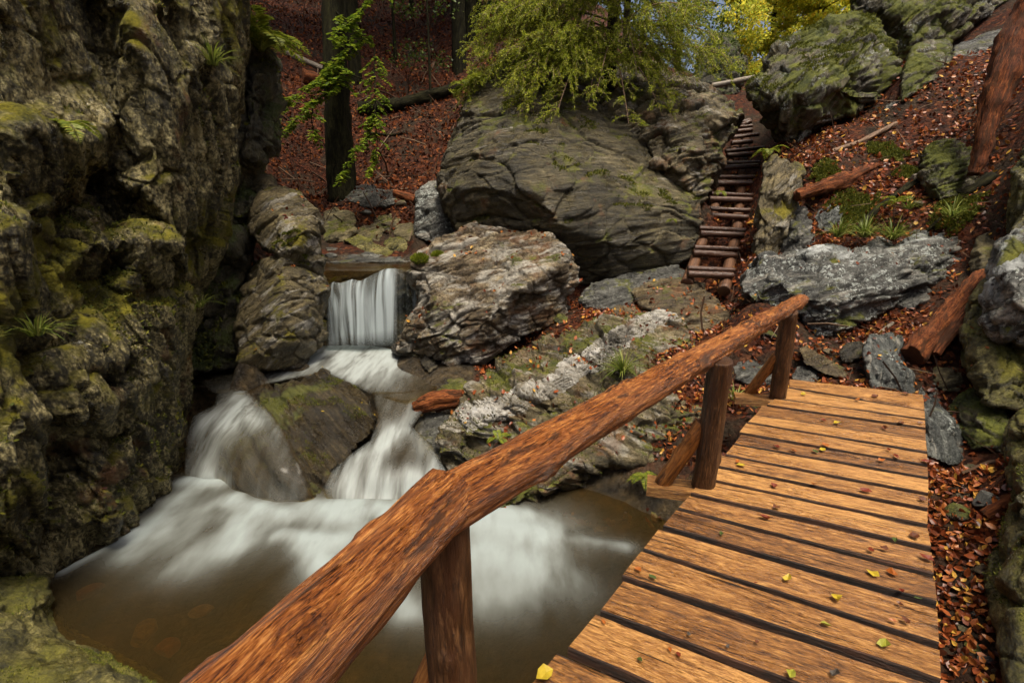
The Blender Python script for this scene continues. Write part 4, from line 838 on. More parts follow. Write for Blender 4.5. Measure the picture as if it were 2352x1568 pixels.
curtain('waterfall_water', [(0, 755, 660, 8.75), (.08, 764, 647, 8.72), (.2, 782, 650, 8.7), (.32, 808, 641, 8.7), (.45, 828, 645, 8.7), (.55, 842, 638, 8.72), (.63, 862, 627, 8.75), (.75, 885, 617, 8.75), (.87, 908, 616, 8.75), (1, 938, 624, 8.8)],
        [(0, 748, 806, 8.35), (.5, 835, 800, 8.25), (1, 932, 796, 8.35)], (1.5, 1.4, [(0, .6), (.1, .95), (.25, .8), (.36, .55), (.45, .85), (.56, .5), (.66, 1.), (.8, .7), (.9, .35), (1, .2)]), 70, 26, 1.3)
curtain('waterfall_water', [(0, 936, 622, 8.72), (1, 966, 650, 8.7)], [(0, 930, 790, 8.45), (1, 968, 735, 8.5)], (.3, 1.2, [(0, .35), (.4, .15), (.6, .5), (1, .15)]), 16, 18, 4.1)

# ------------------------------------------------------------------ logs and planks
def log_mesh(name, pts, radii, seg=22, step=0.035, lump=0.010, seed=0.0, gnarl=0.0, knots=0):
    pts = [np.array(p, float) for p in pts]
    L = [0]
    for a, b in zip(pts[:-1], pts[1:]): L.append(L[-1] + np.linalg.norm(b - a))
    n = max(3, int(L[-1] / step) + 1)
    s = np.linspace(0, L[-1], n)
    C = np.stack([np.interp(s, L, [p[k] for p in pts]) for k in range(3)], -1)
    if len(pts) > 2:
        for _ in range(max(1, n // 12)): C[1:-1] = 0.5 * C[1:-1] + 0.25 * (C[:-2] + C[2:])
    R = np.interp(s, np.linspace(0, L[-1], len(radii)), radii)
    Tn = np.gradient(C, axis=0); Tn /= np.linalg.norm(Tn, axis=1)[:, None]
    ref = np.array([0, 0, 1.0]) if abs(Tn[0][2]) < 0.8 else np.array([1.0, 0, 0])
    U = np.cross(Tn, ref); U /= np.linalg.norm(U, axis=1)[:, None]; Wv = np.cross(U, Tn)
    th = np.linspace(0, 2 * np.pi, seg, endpoint=False)
    ct, st = np.cos(th)[None, :], np.sin(th)[None, :]
    q = np.stack([np.broadcast_to(ct, (n, seg)) * 1.1, np.broadcast_to(st, (n, seg)) * 1.1, np.broadcast_to(s[:, None] * 2.5, (n, seg))], -1).reshape(-1, 3) + seed
    d = (lump * fbm(q, 3) + lump * 0.45 * fbm(q * np.array([3.5, 3.5, 1.2]), 3) + gnarl * np.maximum(0, fbm(q * np.array([2.0, 2.0, 0.7]) + 9, 3, True))).reshape(n, seg)
    kn = np.zeros((n, seg))
    kr = np.random.RandomState(int(seed * 10) + 1)
    for _ in range(knots):
        s0, t0, w_ = kr.uniform(0, L[-1]), kr.uniform(0, 2 * np.pi), kr.uniform(.011, .022)
        dt = (th[None, :] - t0 + np.pi) % (2 * np.pi) - np.pi
        r_ = np.sqrt(((s[:, None] - s0) / 1.5) ** 2 + (dt * R[:, None]) ** 2) / w_
        d = d + .016 * np.exp(-(r_ * .7) ** 2) - .014 * np.exp(-(r_ * 1.9) ** 2)
        kn = np.maximum(kn, np.exp(-((r_ - .85) * 3.2) ** 2) * .5 + np.exp(-(r_ * 2.6) ** 2) * .65)
    rr = R[:, None] + d
    V = C[:, None, :] + U[:, None, :] * (rr * ct)[..., None] + Wv[:, None, :] * (rr * st)[..., None]
    wc = np.stack([rr * ct, rr * st, np.broadcast_to(s[:, None], (n, seg))], -1) + seed * 1.37
    V = V.reshape(-1, 3); wc = wc.reshape(-1, 3)
    i = np.arange(n * seg).reshape(n, seg); j = np.roll(i, -1, 1)
    quads = np.stack([i[:-1], j[:-1], j[1:], i[1:]], -1).reshape(-1, 4)
    caps = []
    for row, k in ((0, 0), (n - 1, 1)):
        rim = V[i[row]]; cc = rim.mean(0)
        base = len(V)
        V = np.vstack([V, cc + (rim - cc) * 0.93 + Tn[row] * (0.006 if k else -0.006), cc[None]])
        wc = np.vstack([wc, np.c_[(wc[i[row]][:, :2] - seed * 1.37) * 0.93 + seed * 1.37, wc[i[row]][:, 2:]], [[seed * 1.37, seed * 1.37, seed]]])
        ring = np.arange(base, base + seg); r2 = np.roll(ring, -1); ctr = np.full(seg, base + seg)
        if k: quads = np.vstack([quads, np.stack([i[row], j[row], r2, ring], -1)]); caps.append(np.stack([ring, r2, ctr], -1))
        else: quads = np.vstack([quads, np.stack([j[row], i[row], ring, r2], -1)]); caps.append(np.stack([r2, ring, ctr], -1))
    me = mesh_arrays(name, V, [quads] + caps)
    attr(me, 'wc', wc, 'FLOAT_VECTOR')
    if knots: attr(me, 'knot', np.concatenate([kn.ravel(), np.zeros(len(V) - n * seg)]))
    return me

def plank_arrays(quad, thick, seed, base, ns=34):
    """quad: far-left, far-right, near-right, near-left corners of the top; returns verts, faces, wood coords"""
    fl, fr, nr, nl = [np.array(q, float) for q in quad]
    L = np.linalg.norm(fr - fl); Wd = np.linalg.norm(fl - nl)
    prof = [(0, -thick), (0, -thick * .5), (0, -.006), (.006 / Wd, 0), (.25, 0), (.5, 0), (.75, 0), (1 - .006 / Wd, 0), (1, -.006), (1, -thick * .5), (1, -thick)]
    V, wc = [], []
    rs = np.random.RandomState(int(seed * 100))
    o = rs.rand(3) * 20
    t = np.linspace(0, 1, ns)
    e0 = 0.006 * fbm(np.c_[t * L * 2.2 + seed, t * 0, t * 0], 4) * 2; e1 = 0.006 * fbm(np.c_[t * L * 2.2 + seed, t * 0 + 5, t * 0], 4) * 2
    for k in range(ns):
        a = fl + (fr - fl) * t[k]; b = nl + (nr - nl) * t[k]
        d = (b - a) / max(1e-6, np.linalg.norm(b - a))
        a = a - d * e0[k]; b = b + d * e1[k]
        for (u, z) in prof:
            p = a + (b - a) * u; p = p + np.array([0, 0, z])
            zz = 0.004 * perlin(np.array([[t[k] * L * 3 + seed, u * 1.5, seed]]))[0]
            V.append(p + np.array([0, 0, zz])); wc.append((u * Wd + o[0], z + o[1], t[k] * L + o[2]))
    m_ = len(prof)
    i = np.arange(ns * m_).reshape(ns, m_)
    Q = [np.stack([i[:-1, :-1], i[:-1, 1:], i[1:, 1:], i[1:, :-1]], -1).reshape(-1, 4)[:, ::-1]]
    Q.append(np.stack([i[:-1, -1], i[:-1, 0], i[1:, 0], i[1:, -1]], -1)[:, ::-1])
    Q = np.vstack(Q)
    T3 = []
    for row, fl_ in ((0, 1), (ns - 1, 0)):
        for k in range(1, m_ - 1):
            T3.append((i[row, 0], i[row, k], i[row, k + 1]) if fl_ else (i[row, 0], i[row, k + 1], i[row, k]))
    return np.array(V), Q + base, np.array(T3) + base, np.array(wc)

# gap lines between planks: left and right ends in the 2400 px photograph
gaps = [((1850, 888), (2163, 924)), ((1850, 910), (2167, 962)), ((1812, 934), (2168, 985)), ((1790, 950), (2169, 1006)), ((1775, 973), (2170, 1031)), ((1755, 992), (2173, 1062)), ((1736, 1017), (2174, 1093)), ((1717, 1041), (2176, 1123)), ((1695, 1068), (2175, 1162)), ((1675, 1094), (2174, 1198)), ((1650, 1124), (2174, 1236)), ((1618, 1160), (2184, 1291)), ((1585, 1195), (2190, 1354)), ((1548, 1238), (2197, 1424)), ((1506, 1292), (2202, 1522)), ((1453, 1358), (2206, 1612)), ((1389, 1437), (2210, 1750)), ((1310, 1528), (2212, 1925))]
G = [(PZ(a[0] * .98, a[1] * .98, 0), PZ(b[0] * .98, b[1] * .98, 0)) for a, b in gaps]
stepv = (G[-1][0] - G[-4][0]) / 3; stepr = (G[-1][1] - G[-4][1]) / 3
for _ in range(7): G.append((G[-1][0] + stepv, G[-1][1] + 0.5 * (stepv + stepr)))
bridge = empty('footbridge', tuple(G[8][0]))
tag(bridge, 'wooden plank footbridge with a peeled-log handrail on its left side', 'footbridge')
Vs, Qs, Ts, Ws = [], [], [], []
nb = 0
rs = np.random.RandomState(3)
for k in range(len(G) - 1):
    (fl, fr), (nl, nr) = G[k], G[k + 1]
    d = (nl - fl); dn = d / np.linalg.norm(d); d2 = (nr - fr); dn2 = d2 / np.linalg.norm(d2)
    g = min(0.036, 0.16 * np.linalg.norm(d)); g2 = min(0.045, 0.21 * np.linalg.norm(d2))
    if k == 3: g, g2 = 0.003, 0.012
    jit = rs.uniform(-0.02, 0.02); along = (fr - fl) / np.linalg.norm(fr - fl)
    dz = np.array([0, 0, rs.uniform(-0.004, 0.004)])
    V, Q, T3, wc = plank_arrays((fl + along * jit + dz, fr + dz, nr - dn2 * g2 + dz, nl - dn * g + along * jit + dz), 0.048, k * 1.7 + 2, nb)
    Vs.append(V); Qs.append(Q); Ts.append(T3); Ws.append(wc); nb += len(V)
me = mesh_arrays('deck', np.vstack(Vs), [np.vstack(Qs), np.vstack(Ts)], smooth=False)
attr(me, 'wc', np.vstack(Ws), 'FLOAT_VECTOR')
obj('deck', me, WM['deck'], bridge)
me.materials.append(WM['edge'])               # the boards' long side faces take a much darker wood, so gaps read dark
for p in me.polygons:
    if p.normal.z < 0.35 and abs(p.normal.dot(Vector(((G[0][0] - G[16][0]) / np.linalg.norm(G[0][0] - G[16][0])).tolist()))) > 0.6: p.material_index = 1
bd = (G[0][0] - G[16][0]); bd /= np.linalg.norm(bd); pd = np.array([bd[1], -bd[0], 0])      # along / across the bridge
def blog(name, pts, radii, mat, **k):
    return obj(name, log_mesh(name, pts, radii, **k), mat, bridge)
for off in (0.22, 0.95):
    a = G[0][0] + pd * off + np.array([0, 0, -.16]); b = a - bd * 7.2
    blog('beam', [a + bd * 0.25, b], [.10, .11], WM['post'], seed=off * 9)
joint = PZ(1022, 1150, 0.94)
raile = PZ(1838, 690, 0.94)
nearp = PZ(535, 1640, 0.93)
dA = (joint - nearp) / np.linalg.norm(joint - nearp)
blog('handrail', [nearp - dA * 1.3, nearp, joint + dA * 0.02], [.094, .091, .082], WM['log'], seg=72, step=0.011, lump=.014, seed=3.1, gnarl=0.006, knots=16)
dB = (raile - joint) / np.linalg.norm(raile - joint)
blog('handrail', [joint - dB * 0.05 + np.array([.01, .0, -.008]), joint + dB * 1.3 + np.array([0, 0, -.012]), raile + dB * 0.05], [.079, .070, .059], WM['log'], seg=64, step=0.012, lump=.013, seed=8.4, gnarl=0.006, knots=30)
p2b, p3b = PZ(1617, 1112, 0), PZ(1787, 910, 0)
p2t, p3t = PZ(1655, 828, 0.90), PZ(1813, 716, 0.90)
p1t = joint + np.array([-.005, .0, -.06]); p1b = np.array([p1t[0] + .012, p1t[1], 0])
for i_, (b, t, r) in enumerate(((p1b, p1t, .072), (p2b, p2t, .070), (p3b, p3t, .072))):
    dn = (b - t) / np.linalg.norm(b - t)
    blog('post', [t, b, b + dn * 0.35], [r * .98, r * 1.02, r], WM['post'], seg=48, step=0.015, lump=.008, seed=11.0 + 5 * i_, gnarl=.003, knots=7)
tip2 = PZ(1522, 1100, 0.0); tip3 = PZ(1722, 895, 0.0)
b2e = p2b + (p2t - p2b) * 0.50 - pd * 0.05; b3e = p3b + (p3t - p3b) * 0.50 - pd * 0.05
blog('brace', [tip2 + np.array([0, 0, -.03]), b2e], [.052, .050], WM['brace'], seed=21.0, lump=.008, seg=40, step=.015, knots=4)
blog('brace', [tip3 + np.array([0, 0, -.03]), b3e], [.050, .048], WM['brace'], seed=27.0, lump=.008, seg=40, step=.015, knots=5)
o1 = tip2 - p2b
blog('brace', [p1b + o1 * 0.8 + np.array([0, 0, -.02]), p1b + (p1t - p1b) * .42 - pd * .05], [.055, .052], WM['brace'], seed=33.0, lump=.008)
for tip, pb, sd_ in ((PZ(1487, 1098, -.012), p2b, 41.), (PZ(1688, 903, -.012), p3b, 45.), (PZ(1487, 1098, -.012) - p2b + p1b, p1b, 49.)):
    ax = (pb - tip); ax[2] = 0; ln = np.linalg.norm(ax); ax /= ln
    nx = np.array([-ax[1], ax[0], 0])
    c = tip + ax * 0.0
    q = (c + nx * .085, c + ax * (ln + .35) + nx * .085, c + ax * (ln + .35) - nx * .085, c - nx * .085)
    q = [p + np.array([0, 0, -.010]) for p in q]
    if True:
        V, Q, T3, wc = plank_arrays(q, 0.075, sd_, 0)
        V[:, 2] -= 0.0
        me = mesh_arrays('crossbeam', V, [Q, T3], smooth=False); attr(me, 'wc', wc, 'FLOAT_VECTOR')
        # the inner end runs under the planks
        inner_ = ((V - pb) @ ax) > 0.0
        V2 = V.copy(); V2[inner_, 2] -= 0.055
        me.vertices.foreach_set('co', V2.astype(np.float32).ravel())
        obj('crossbeam', me, WM['deck'], bridge)

# ------------------------------------------------------------------ log stairs
st = empty('log_staircase', tuple(P(1640, 690, 8.4)))
tag(st, 'steep dark wet log staircase climbing between the giant boulder and mossy boulder', 'staircase')
rungs = [((118, 1355), (500, 1370), (118, 1308), (512, 1325)), ((165, 1175), (530, 1200), (175, 1130), (562, 1146)), ((225, 1010), (590, 1025), (215, 965), (602, 985)), ((262, 855), (628, 875), (272, 797), (645, 815)), ((302, 715), (662, 725), (318, 670), (670, 685)), ((342, 578), (682, 580), (358, 527), (692, 530)), ((395, 450), (725, 434), (388, 412), (727, 405)), ((450, 345), (660, 335), (440, 308), (768, 280)), ((490, 240), (668, 224), (495, 190), (722, 165)), ((487, 145), (665, 127), (500, 105), (668, 92)), ((565, 85), (655, 55), (570, 62), (650, 40))]
cv = lambda q: ((1580 + q[0] / 3.646) * .98, (270 + q[1] / 3.646) * .98)
for k, (a, b, c, d) in enumerate(rungs):
    Y = 8.5 + k * 0.62
    A, B = P(*cv(a), Y), P(*cv(b), Y)
    Cc, D = P(*cv(c), Y + 0.16), P(*cv(d), Y + 0.16)
    obj('rung', log_mesh('rung', [A, B], [.062, .060], seg=14, step=.06, lump=.006, seed=k * 3.3 + 60), WM['rung'], st)
    obj('tread', log_mesh('tread', [Cc, D], [.050, .048], seg=12, step=.06, lump=.010, seed=k * 2.7 + 100), WM['rung'], st)
sl = [P(*cv((122, 1415)), 8.48), P(*cv((300, 935)), 10.25), P(*cv((440, 515)), 12.1), P(*cv((520, 290)), 13.4), P(*cv((575, 90)), 14.9)]
sr = [P(*cv((440, 1480)), 8.25), P(*cv((548, 955)), 10.2), P(*cv((590, 515)), 12.1), P(*cv((612, 285)), 13.4), P(*cv((640, 80)), 14.9)]
for q, sd_ in ((sl, 200.), (sr, 210.)):
    q = [p + np.array([0, .06, -.05]) for p in q]
    obj('stringer', log_mesh('stringer', q, [.105, .10, .09], seg=16, step=.08, lump=.012, seed=sd_), WM['string'], st)
FREE = [  # loose wood: label, category, name, points, radii, material, gnarl
    ('split rust-red tree trunk leaning down the slope at the top right corner', 'fallen tree', 'fallen_tree', [P(2420, -60, 8.6), P(2330, 110, 8.3), P(2280, 240, 8.1), P(2240, 400, 7.9)], [.25, .21, .13, .03], 'rot', .09),
    ('rotten red driftwood log leaning against the pale boulder beside the gully', 'driftwood', 'driftwood_log', [P(2260, 630, 6.4), P(2180, 730, 5.9), P(2095, 815, 5.5)], [.04, .10, .07], 'rot', .10),
    ('thin red splinter of wood right of the rotten driftwood log', 'driftwood', 'driftwood_log', [P(2235, 700, 5.8), P(2195, 750, 5.6), P(2150, 812, 5.4)], [.05, .045, .02], 'rot', .03),
    ('decayed orange root log sticking out of the slope right of the upright slab', 'root log', 'root_log', [P(2010, 385, 9.3), P(1940, 415, 9.0), P(1830, 450, 8.7)], [.03, .09, .02], 'rot', .10),
    ('soggy red-brown wood chunk lying at the right channel\'s edge', 'driftwood', 'driftwood_chunk', [P(1062, 915, 6.2), P(1000, 920, 6.15), P(950, 935, 6.1)], [.06, .08, .05], 'rot', .09),
    ('mossy grey root trailing down beside the split red trunk', 'root', 'tree_root', [P(2240, 190, 8.9), P(2170, 260, 8.8), P(2110, 330, 8.7)], [.10, .07, .03], 'grey', .05),
    ('dark thick root curving under the split red trunk', 'root', 'tree_root', [P(2310, 260, 8.2), P(2255, 320, 8.2), P(2210, 400, 8.1)], [.08, .07, .04], 'bark', .04),
    ('bare reddish log lying at the foot of the leafy hillside', 'fallen log', 'fallen_log', [P(1018, 395, 12.6), P(960, 412, 12.7), P(905, 425, 12.9)], [.12, .11, .08], 'rot', .02),
    ('big dark fallen trunk across the middle of the leafy hillside', 'fallen log', 'fallen_log', [P(820, 150, 17.6), P(930, 185, 17.6), P(1060, 200, 17.6)], [.20, .18, .14], 'bark', .06),
    ('short brown broken log above the big dark fallen trunk', 'fallen log', 'fallen_log', [P(895, 128, 17.8), P(975, 140, 17.8)], [.12, .11], 'string', .01),
    ('thin dark stick lying below the big dark fallen trunk', 'stick', 'fallen_branch', [P(830, 178, 16.8), P(890, 195, 16.6), P(925, 198, 16.6)], [.05, .04, .02], 'bark', .0),
    ('grey broken log behind the fern on the hillside', 'fallen log', 'fallen_log', [P(655, 92, 19.0), P(745, 97, 19.0)], [.10, .10], 'grey', .01),
    ('orange rotten stump piece beside the dark tree trunk on the hillside', 'stump', 'rotten_stump', [P(690, 118, 18.0), P(745, 105, 18.4)], [.20, .10], 'rot', .1),
    ('thin pale log bridging the gap above the stair top', 'log', 'fallen_log', [P(1635, 198, 14.8), P(1735, 178, 14.8)], [.075, .07], 'grey', .0),
    ('wet grey beam lying in the gully beside the bridge\'s right edge', 'beam', 'fallen_branch', [P(2245, 1255, 3.45), P(2330, 1252, 3.4)], [.035, .03], 'rot', .02),
    ('long dark root snaking down the leafy slope above the grass tufts', 'root', 'tree_root', [P(2180, 330, 8.9), P(2100, 395, 8.6), P(2030, 420, 8.5), P(1960, 500, 8.2)], [.05, .045, .035, .015], 'bark', .03),
    ('thin bare root crossing the slope below the moss-capped boulder', 'root', 'tree_root', [P(2060, 265, 10.3), P(1980, 300, 10.0), P(1920, 340, 9.8), P(1850, 362, 9.6)], [.04, .035, .03, .012], 'twig', .02),
    ('pale peeled stick lying in leaves left of the rotten driftwood log', 'stick', 'fallen_branch', [P(2060, 690, 6.6), P(2000, 735, 6.2), P(1960, 760, 6.1)], [.022, .02, .01], 'grey', .0),
    ('dark twiggy branch on the slope above the long lichened boulder', 'stick', 'fallen_branch', [P(2230, 430, 8.0), P(2160, 478, 7.9), P(2110, 520, 7.8)], [.03, .025, .01], 'bark', .01),
    ('slim red branch lying among leaves in the gully', 'stick', 'fallen_branch', [P(2250, 1215, 3.6), P(2320, 1165, 3.7)], [.03, .02], 'rot', .01),
]
for k, (lab, cat, nm, pts, rad, mt, gn) in enumerate(FREE):
    if pts[0][1] > 12 and 'gap' not in lab:
        for p in pts: p[2] = float(tz(p[0], p[1])) + rad[0] * 0.55
    if nm in ('tree_root', 'fallen_branch') and pts[0][1] < 12:
        for p in pts: p[2] = float(tz(p[0], p[1])) + rad[0] * 0.6
    me = log_mesh(nm, pts, rad, seg=18, step=.05, lump=rad[0] * .14, seed=300 + k * 3.1, gnarl=gn)
    tag(obj(nm, me, WM[mt], loc=tuple(pts[-1])), lab, cat)

# ------------------------------------------------------------------ leaves, needles and other small foliage
LEAF_V = np.array([(0, 0, 0), (.34, 0, -.04), (.70, 0, -.03), (1, 0, .05), (.30, .30, .07), (.68, .25, .06), (.30, -.30, .07), (.68, -.25, .06)], float)
LEAF_F = np.array([(0, 1, 4), (1, 2, 5), (1, 5, 4), (2, 3, 5), (0, 6, 1), (1, 7, 2), (1, 6, 7), (2, 7, 3)])
DIA_V = np.array([(0, 0, 0), (.45, .27, .06), (1, 0, 0), (.45, -.27, .06)], float)
DIA_F = np.array([(0, 1, 2), (0, 2, 3)])
NEE_V = np.array([(0, 0, 0), (.5, .11, 0), (1, 0, 0), (.5, -.11, 0)], float)

def unit(a): return a / np.linalg.norm(a, axis=-1, keepdims=True).clip(1e-9)
def scatter(name, pos, X, Z, size, tv=DIA_V, tf=DIA_F, curl=None):
    """copies of a small template at pos, x axis along X, z axis near Z"""
    X = unit(X); Y = unit(np.cross(Z, X)); Z = np.cross(X, Y)
    n = len(pos); size = np.broadcast_to(np.asarray(size, float), (n,))
    t = tv[None] * np.ones((n, 1, 1))
    if curl is not None: t[:, :, 2] *= curl[:, None]
    V = pos[:, None] + size[:, None, None] * (t[..., 0:1] * X[:, None] + t[..., 1:2] * Y[:, None] + t[..., 2:3] * Z[:, None])
    Fc = (tf[None] + (np.arange(n) * len(tv))[:, None, None]).reshape(-1, tf.shape[1])
    return mesh_arrays(name, V.reshape(-1, 3), Fc, smooth=False)
def rdir(rs, n): return unit(rs.normal(size=(n, 3)))
rs = np.random.RandomState(11)

# ---- leaf litter lying on the ground (uncountable)
def ground_leaves(name, n, box, size, mat, keep=None, tv=LEAF_V, tf=LEAF_F, tilt=0.45, lift=0.015):
    x = rs.uniform(box[0], box[1], n); y = rs.uniform(box[2], box[3], n)
    z = tz(x, y)
    e = 0.06
    nx = -(tz(x + e, y) - tz(x - e, y)) / (2 * e); ny = -(tz(x, y + e) - tz(x, y - e)) / (2 * e)
    N = unit(np.stack([nx, ny, np.ones(n)], -1))
    k = (z > WZ - 0.1) & ~((z < 1.05) & (x < -0.9) & (y > 4.8) & (y < 12))
    k &= BEDF(x, y, z) < .3
    if keep is not None: k &= keep(x, y, z)
    x, y, z, N = x[k], y[k], z[k], N[k]; n = len(x)
    Z = unit(N + rs.normal(size=(n, 3)) * tilt)
    p = np.stack([x, y, z + lift + rs.rand(n) * lift * 1.5], -1)
    me = scatter(name, p, rdir(rs, n), Z, rs.uniform(size[0], size[1], n), tv, tf, rs.uniform(-1.5, 2.5, n))
    o = obj(name, me, mat); tag(o, kind='stuff'); return o
patchy = lambda sc, th: (lambda x, y, z: fbm(np.stack([x * sc, y * sc, z * 0], -1), 3) > th + rs.uniform(-.25, .25, len(x)))
ground_leaves('leaf_litter', 22000, (1.2, 7.5, 2.0, 9.0), (.045, .085), LM['litter'], patchy(1.3, -0.06))
ground_leaves('leaf_litter', 18000, (2.0, 10.0, 7.5, 13.5), (.06, .11), LM['litter'], patchy(1.2, -0.06))
ground_leaves('leaf_litter', 3500, (-1.5, 3.0, 5.5, 9.5), (.05, .085), LM['litter'])
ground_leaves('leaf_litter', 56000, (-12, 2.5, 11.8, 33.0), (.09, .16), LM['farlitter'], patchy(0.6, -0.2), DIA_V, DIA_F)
ground_leaves('leaf_litter', 5000, (2.2, 4.2, 1.2, 4.6), (.04, .075), LM['litter'])

# ---- twigs strewn through the litter (uncountable)
TW_V = np.array([(0, .012, 0), (0, -.012, 0), (.5, .02, .03), (.5, -.004, .03), (1, .006, 0), (1, -.004, 0)], float)
TW_V = np.vstack([TW_V, TW_V + np.array([0, 0, .022])])
TW_F = np.array([(0, 2, 1), (1, 2, 3), (2, 4, 3), (3, 4, 5), (6, 7, 8), (7, 9, 8), (8, 9, 10), (9, 11, 10), (0, 6, 2), (6, 8, 2), (2, 8, 4), (8, 10, 4), (1, 3, 7), (3, 9, 7), (3, 5, 9), (5, 11, 9)])
LM['twigs'] = leaf_mat('dead_twigs', [(0, (.03, .018, .01)), (.6, (.09, .05, .028)), (1, (.2, .14, .09))], 0, .7, .2)
ground_leaves('twig_litter', 700, (1.4, 9, 3.5, 13), (.15, .5), LM['twigs'], None, TW_V, TW_F, .3, .03)
ground_leaves('twig_litter', 900, (-10, 2, 11.8, 26), (.3, 1.0), LM['twigs'], None, TW_V, TW_F, .25, .04)

# ---- leaves caught on top of rocks
def rock_leaves(keys, total, size, mat, minz=0.62, gate=0.0, sc=2.2, cond=None):
    Ps, Ns = [], []
    for k in keys:
        V, N = ROCKS[k]
        mk = N[:, 2] > minz
        mk &= fbm(V * sc + 50, 3) > gate
        if cond is not None: mk &= cond(V)
        Ps.append(V[mk]); Ns.append(N[mk])
    Pp, Nn = np.vstack(Ps), np.vstack(Ns)
    i = rs.randint(0, len(Pp), total)
    n = total
    me = scatter('leaf_litter', Pp[i] + Nn[i] * 0.012 + rs.normal(size=(n, 3)) * 0.012, rdir(rs, n), unit(Nn[i] + rs.normal(size=(n, 3)) * .35), rs.uniform(*size, n), LEAF_V, LEAF_F, rs.uniform(-1, 2.5, n))
    tag(obj('leaf_litter', me, mat), kind='stuff')
rock_leaves(['white'], 190, (.05, .085), LM['litter'], .6, .12)
rock_leaves(['outcrop'], 900, (.045, .08), LM['litter'], .6, .08)
rock_leaves(['brownslab', 'lowslab'], 260, (.05, .09), LM['litter'], .5, -.1)
rock_leaves(['stack_top', 'stack_low'], 60, (.05, .08), LM['litter'], .6, .1)
rock_leaves(['bluestone', 'edge_mid', 'lichen'], 130, (.04, .07), LM['litter'], .55, .05)
rock_leaves(['stream'], 34, (.03, .05), LM['yl'], .45, .0)
rock_leaves(['cliff'], 60, (.035, .055), LM['litter'], .72, .05)

# ---- moss cushions with real pile on the mossiest rocks
def moss(key, rockname, n, size, gate=0.05, minz=0.1, sc=1.3):
    V, N = ROCKS[key]
    mk = (fbm(V * sc + 80, 4) + 0.35 * N[:, 2] > gate + 0.2) & (N[:, 2] > minz)
    V, N = V[mk], N[mk]
    if len(V) == 0: return
    i = rs.randint(0, len(V), n)
    X = unit(N[i] * 0.8 + rs.normal(size=(n, 3)) * 0.55 + np.array([0, 0, .25]))
    me = scatter('moss', V[i] - N[i] * 0.004, X, rdir(rs, n), rs.uniform(*size, n), NEE_V * np.array([1, 1.6, 1]), DIA_F)
    par = [o for o in COL.objects if o.get('label') and ROCKS_OBJ.get(key) == o.name]
    obj('moss', me, LM['moss'], par[0] if par else None)
ROCKS_OBJ = {k: n for k, n in KEYOBJ.items()}
moss('cliff', 'cliff', 26000, (.02, .05), 0.10, -0.1, 1.0)
moss('mossy', 'boulder', 14000, (.03, .07), 0.12)
moss('gorge', 'rock_wall', 9000, (.03, .07), 0.05, -0.1)
moss('outcrop', 'rock_outcrop', 9000, (.018, .04), 0.18, 0.0, 1.8)
moss('giant', 'boulder', 9000, (.03, .07), 0.30)
moss('stream', 'stream_boulder', 4000, (.012, .03), 0.30)
moss('edge_low', 'boulder', 8000, (.012, .03), 0.05, -.1)
moss('stack_top', 'boulder', 3500, (.02, .04), 0.25)
moss('corner', 'boulder', 5000, (.008, .02), 0.25)
# moss mats growing straight on the leafy slope
for k, (px, py, Y, r, lab) in enumerate([(1975, 395, 8.6, .42, 'thick dark green moss cushion hanging beside the decayed root log'), (2040, 300, 9.6, .35, 'low green moss patch on the leafy slope beneath the mossy boulder'), (1900, 390, 9.2, .25, 'small moss patch in leaves above the decayed root log'),
                                      (2200, 470, 7.9, .35, 'moss mat on the ledge under the pale square-edged rock'), (2190, 230, 8.9, .30, 'moss draped over roots beside the split red trunk'), (2100, 330, 8.9, .22, 'moss tuft at the lower end of the grey root')]):
    c = P(px, py, Y); n = int(14000 * r)
    ang = rs.uniform(0, 6.28, n); rad = r * 1.5 * rs.rand(n) ** .6 * (0.6 + 0.55 * fbm(np.c_[np.cos(ang), np.sin(ang), ang * 0 + k * 3.1] * 1.6, 3))
    x = c[0] + np.cos(ang) * rad; y = c[1] + np.sin(ang) * rad * .8
    q = np.stack([x, y, tz(x, y) + .09 * np.clip(1 - rad / (r * 1.5), 0, 1) + .05 * fbm(np.c_[x * 6, y * 6, x * 0], 2)], -1)
    c[2] = float(tz(c[0], c[1]))
    core = scatter('moss_cushion', q, unit(np.array([0, 0, 1.0]) + rs.normal(size=(n, 3)) * .7), rdir(rs, n), rs.uniform(.025, .06, n), NEE_V * np.array([1, 2.0, 1]), DIA_F)
    tag(obj('moss_cushion', core, LM['moss'], loc=tuple(c)), lab, 'moss')

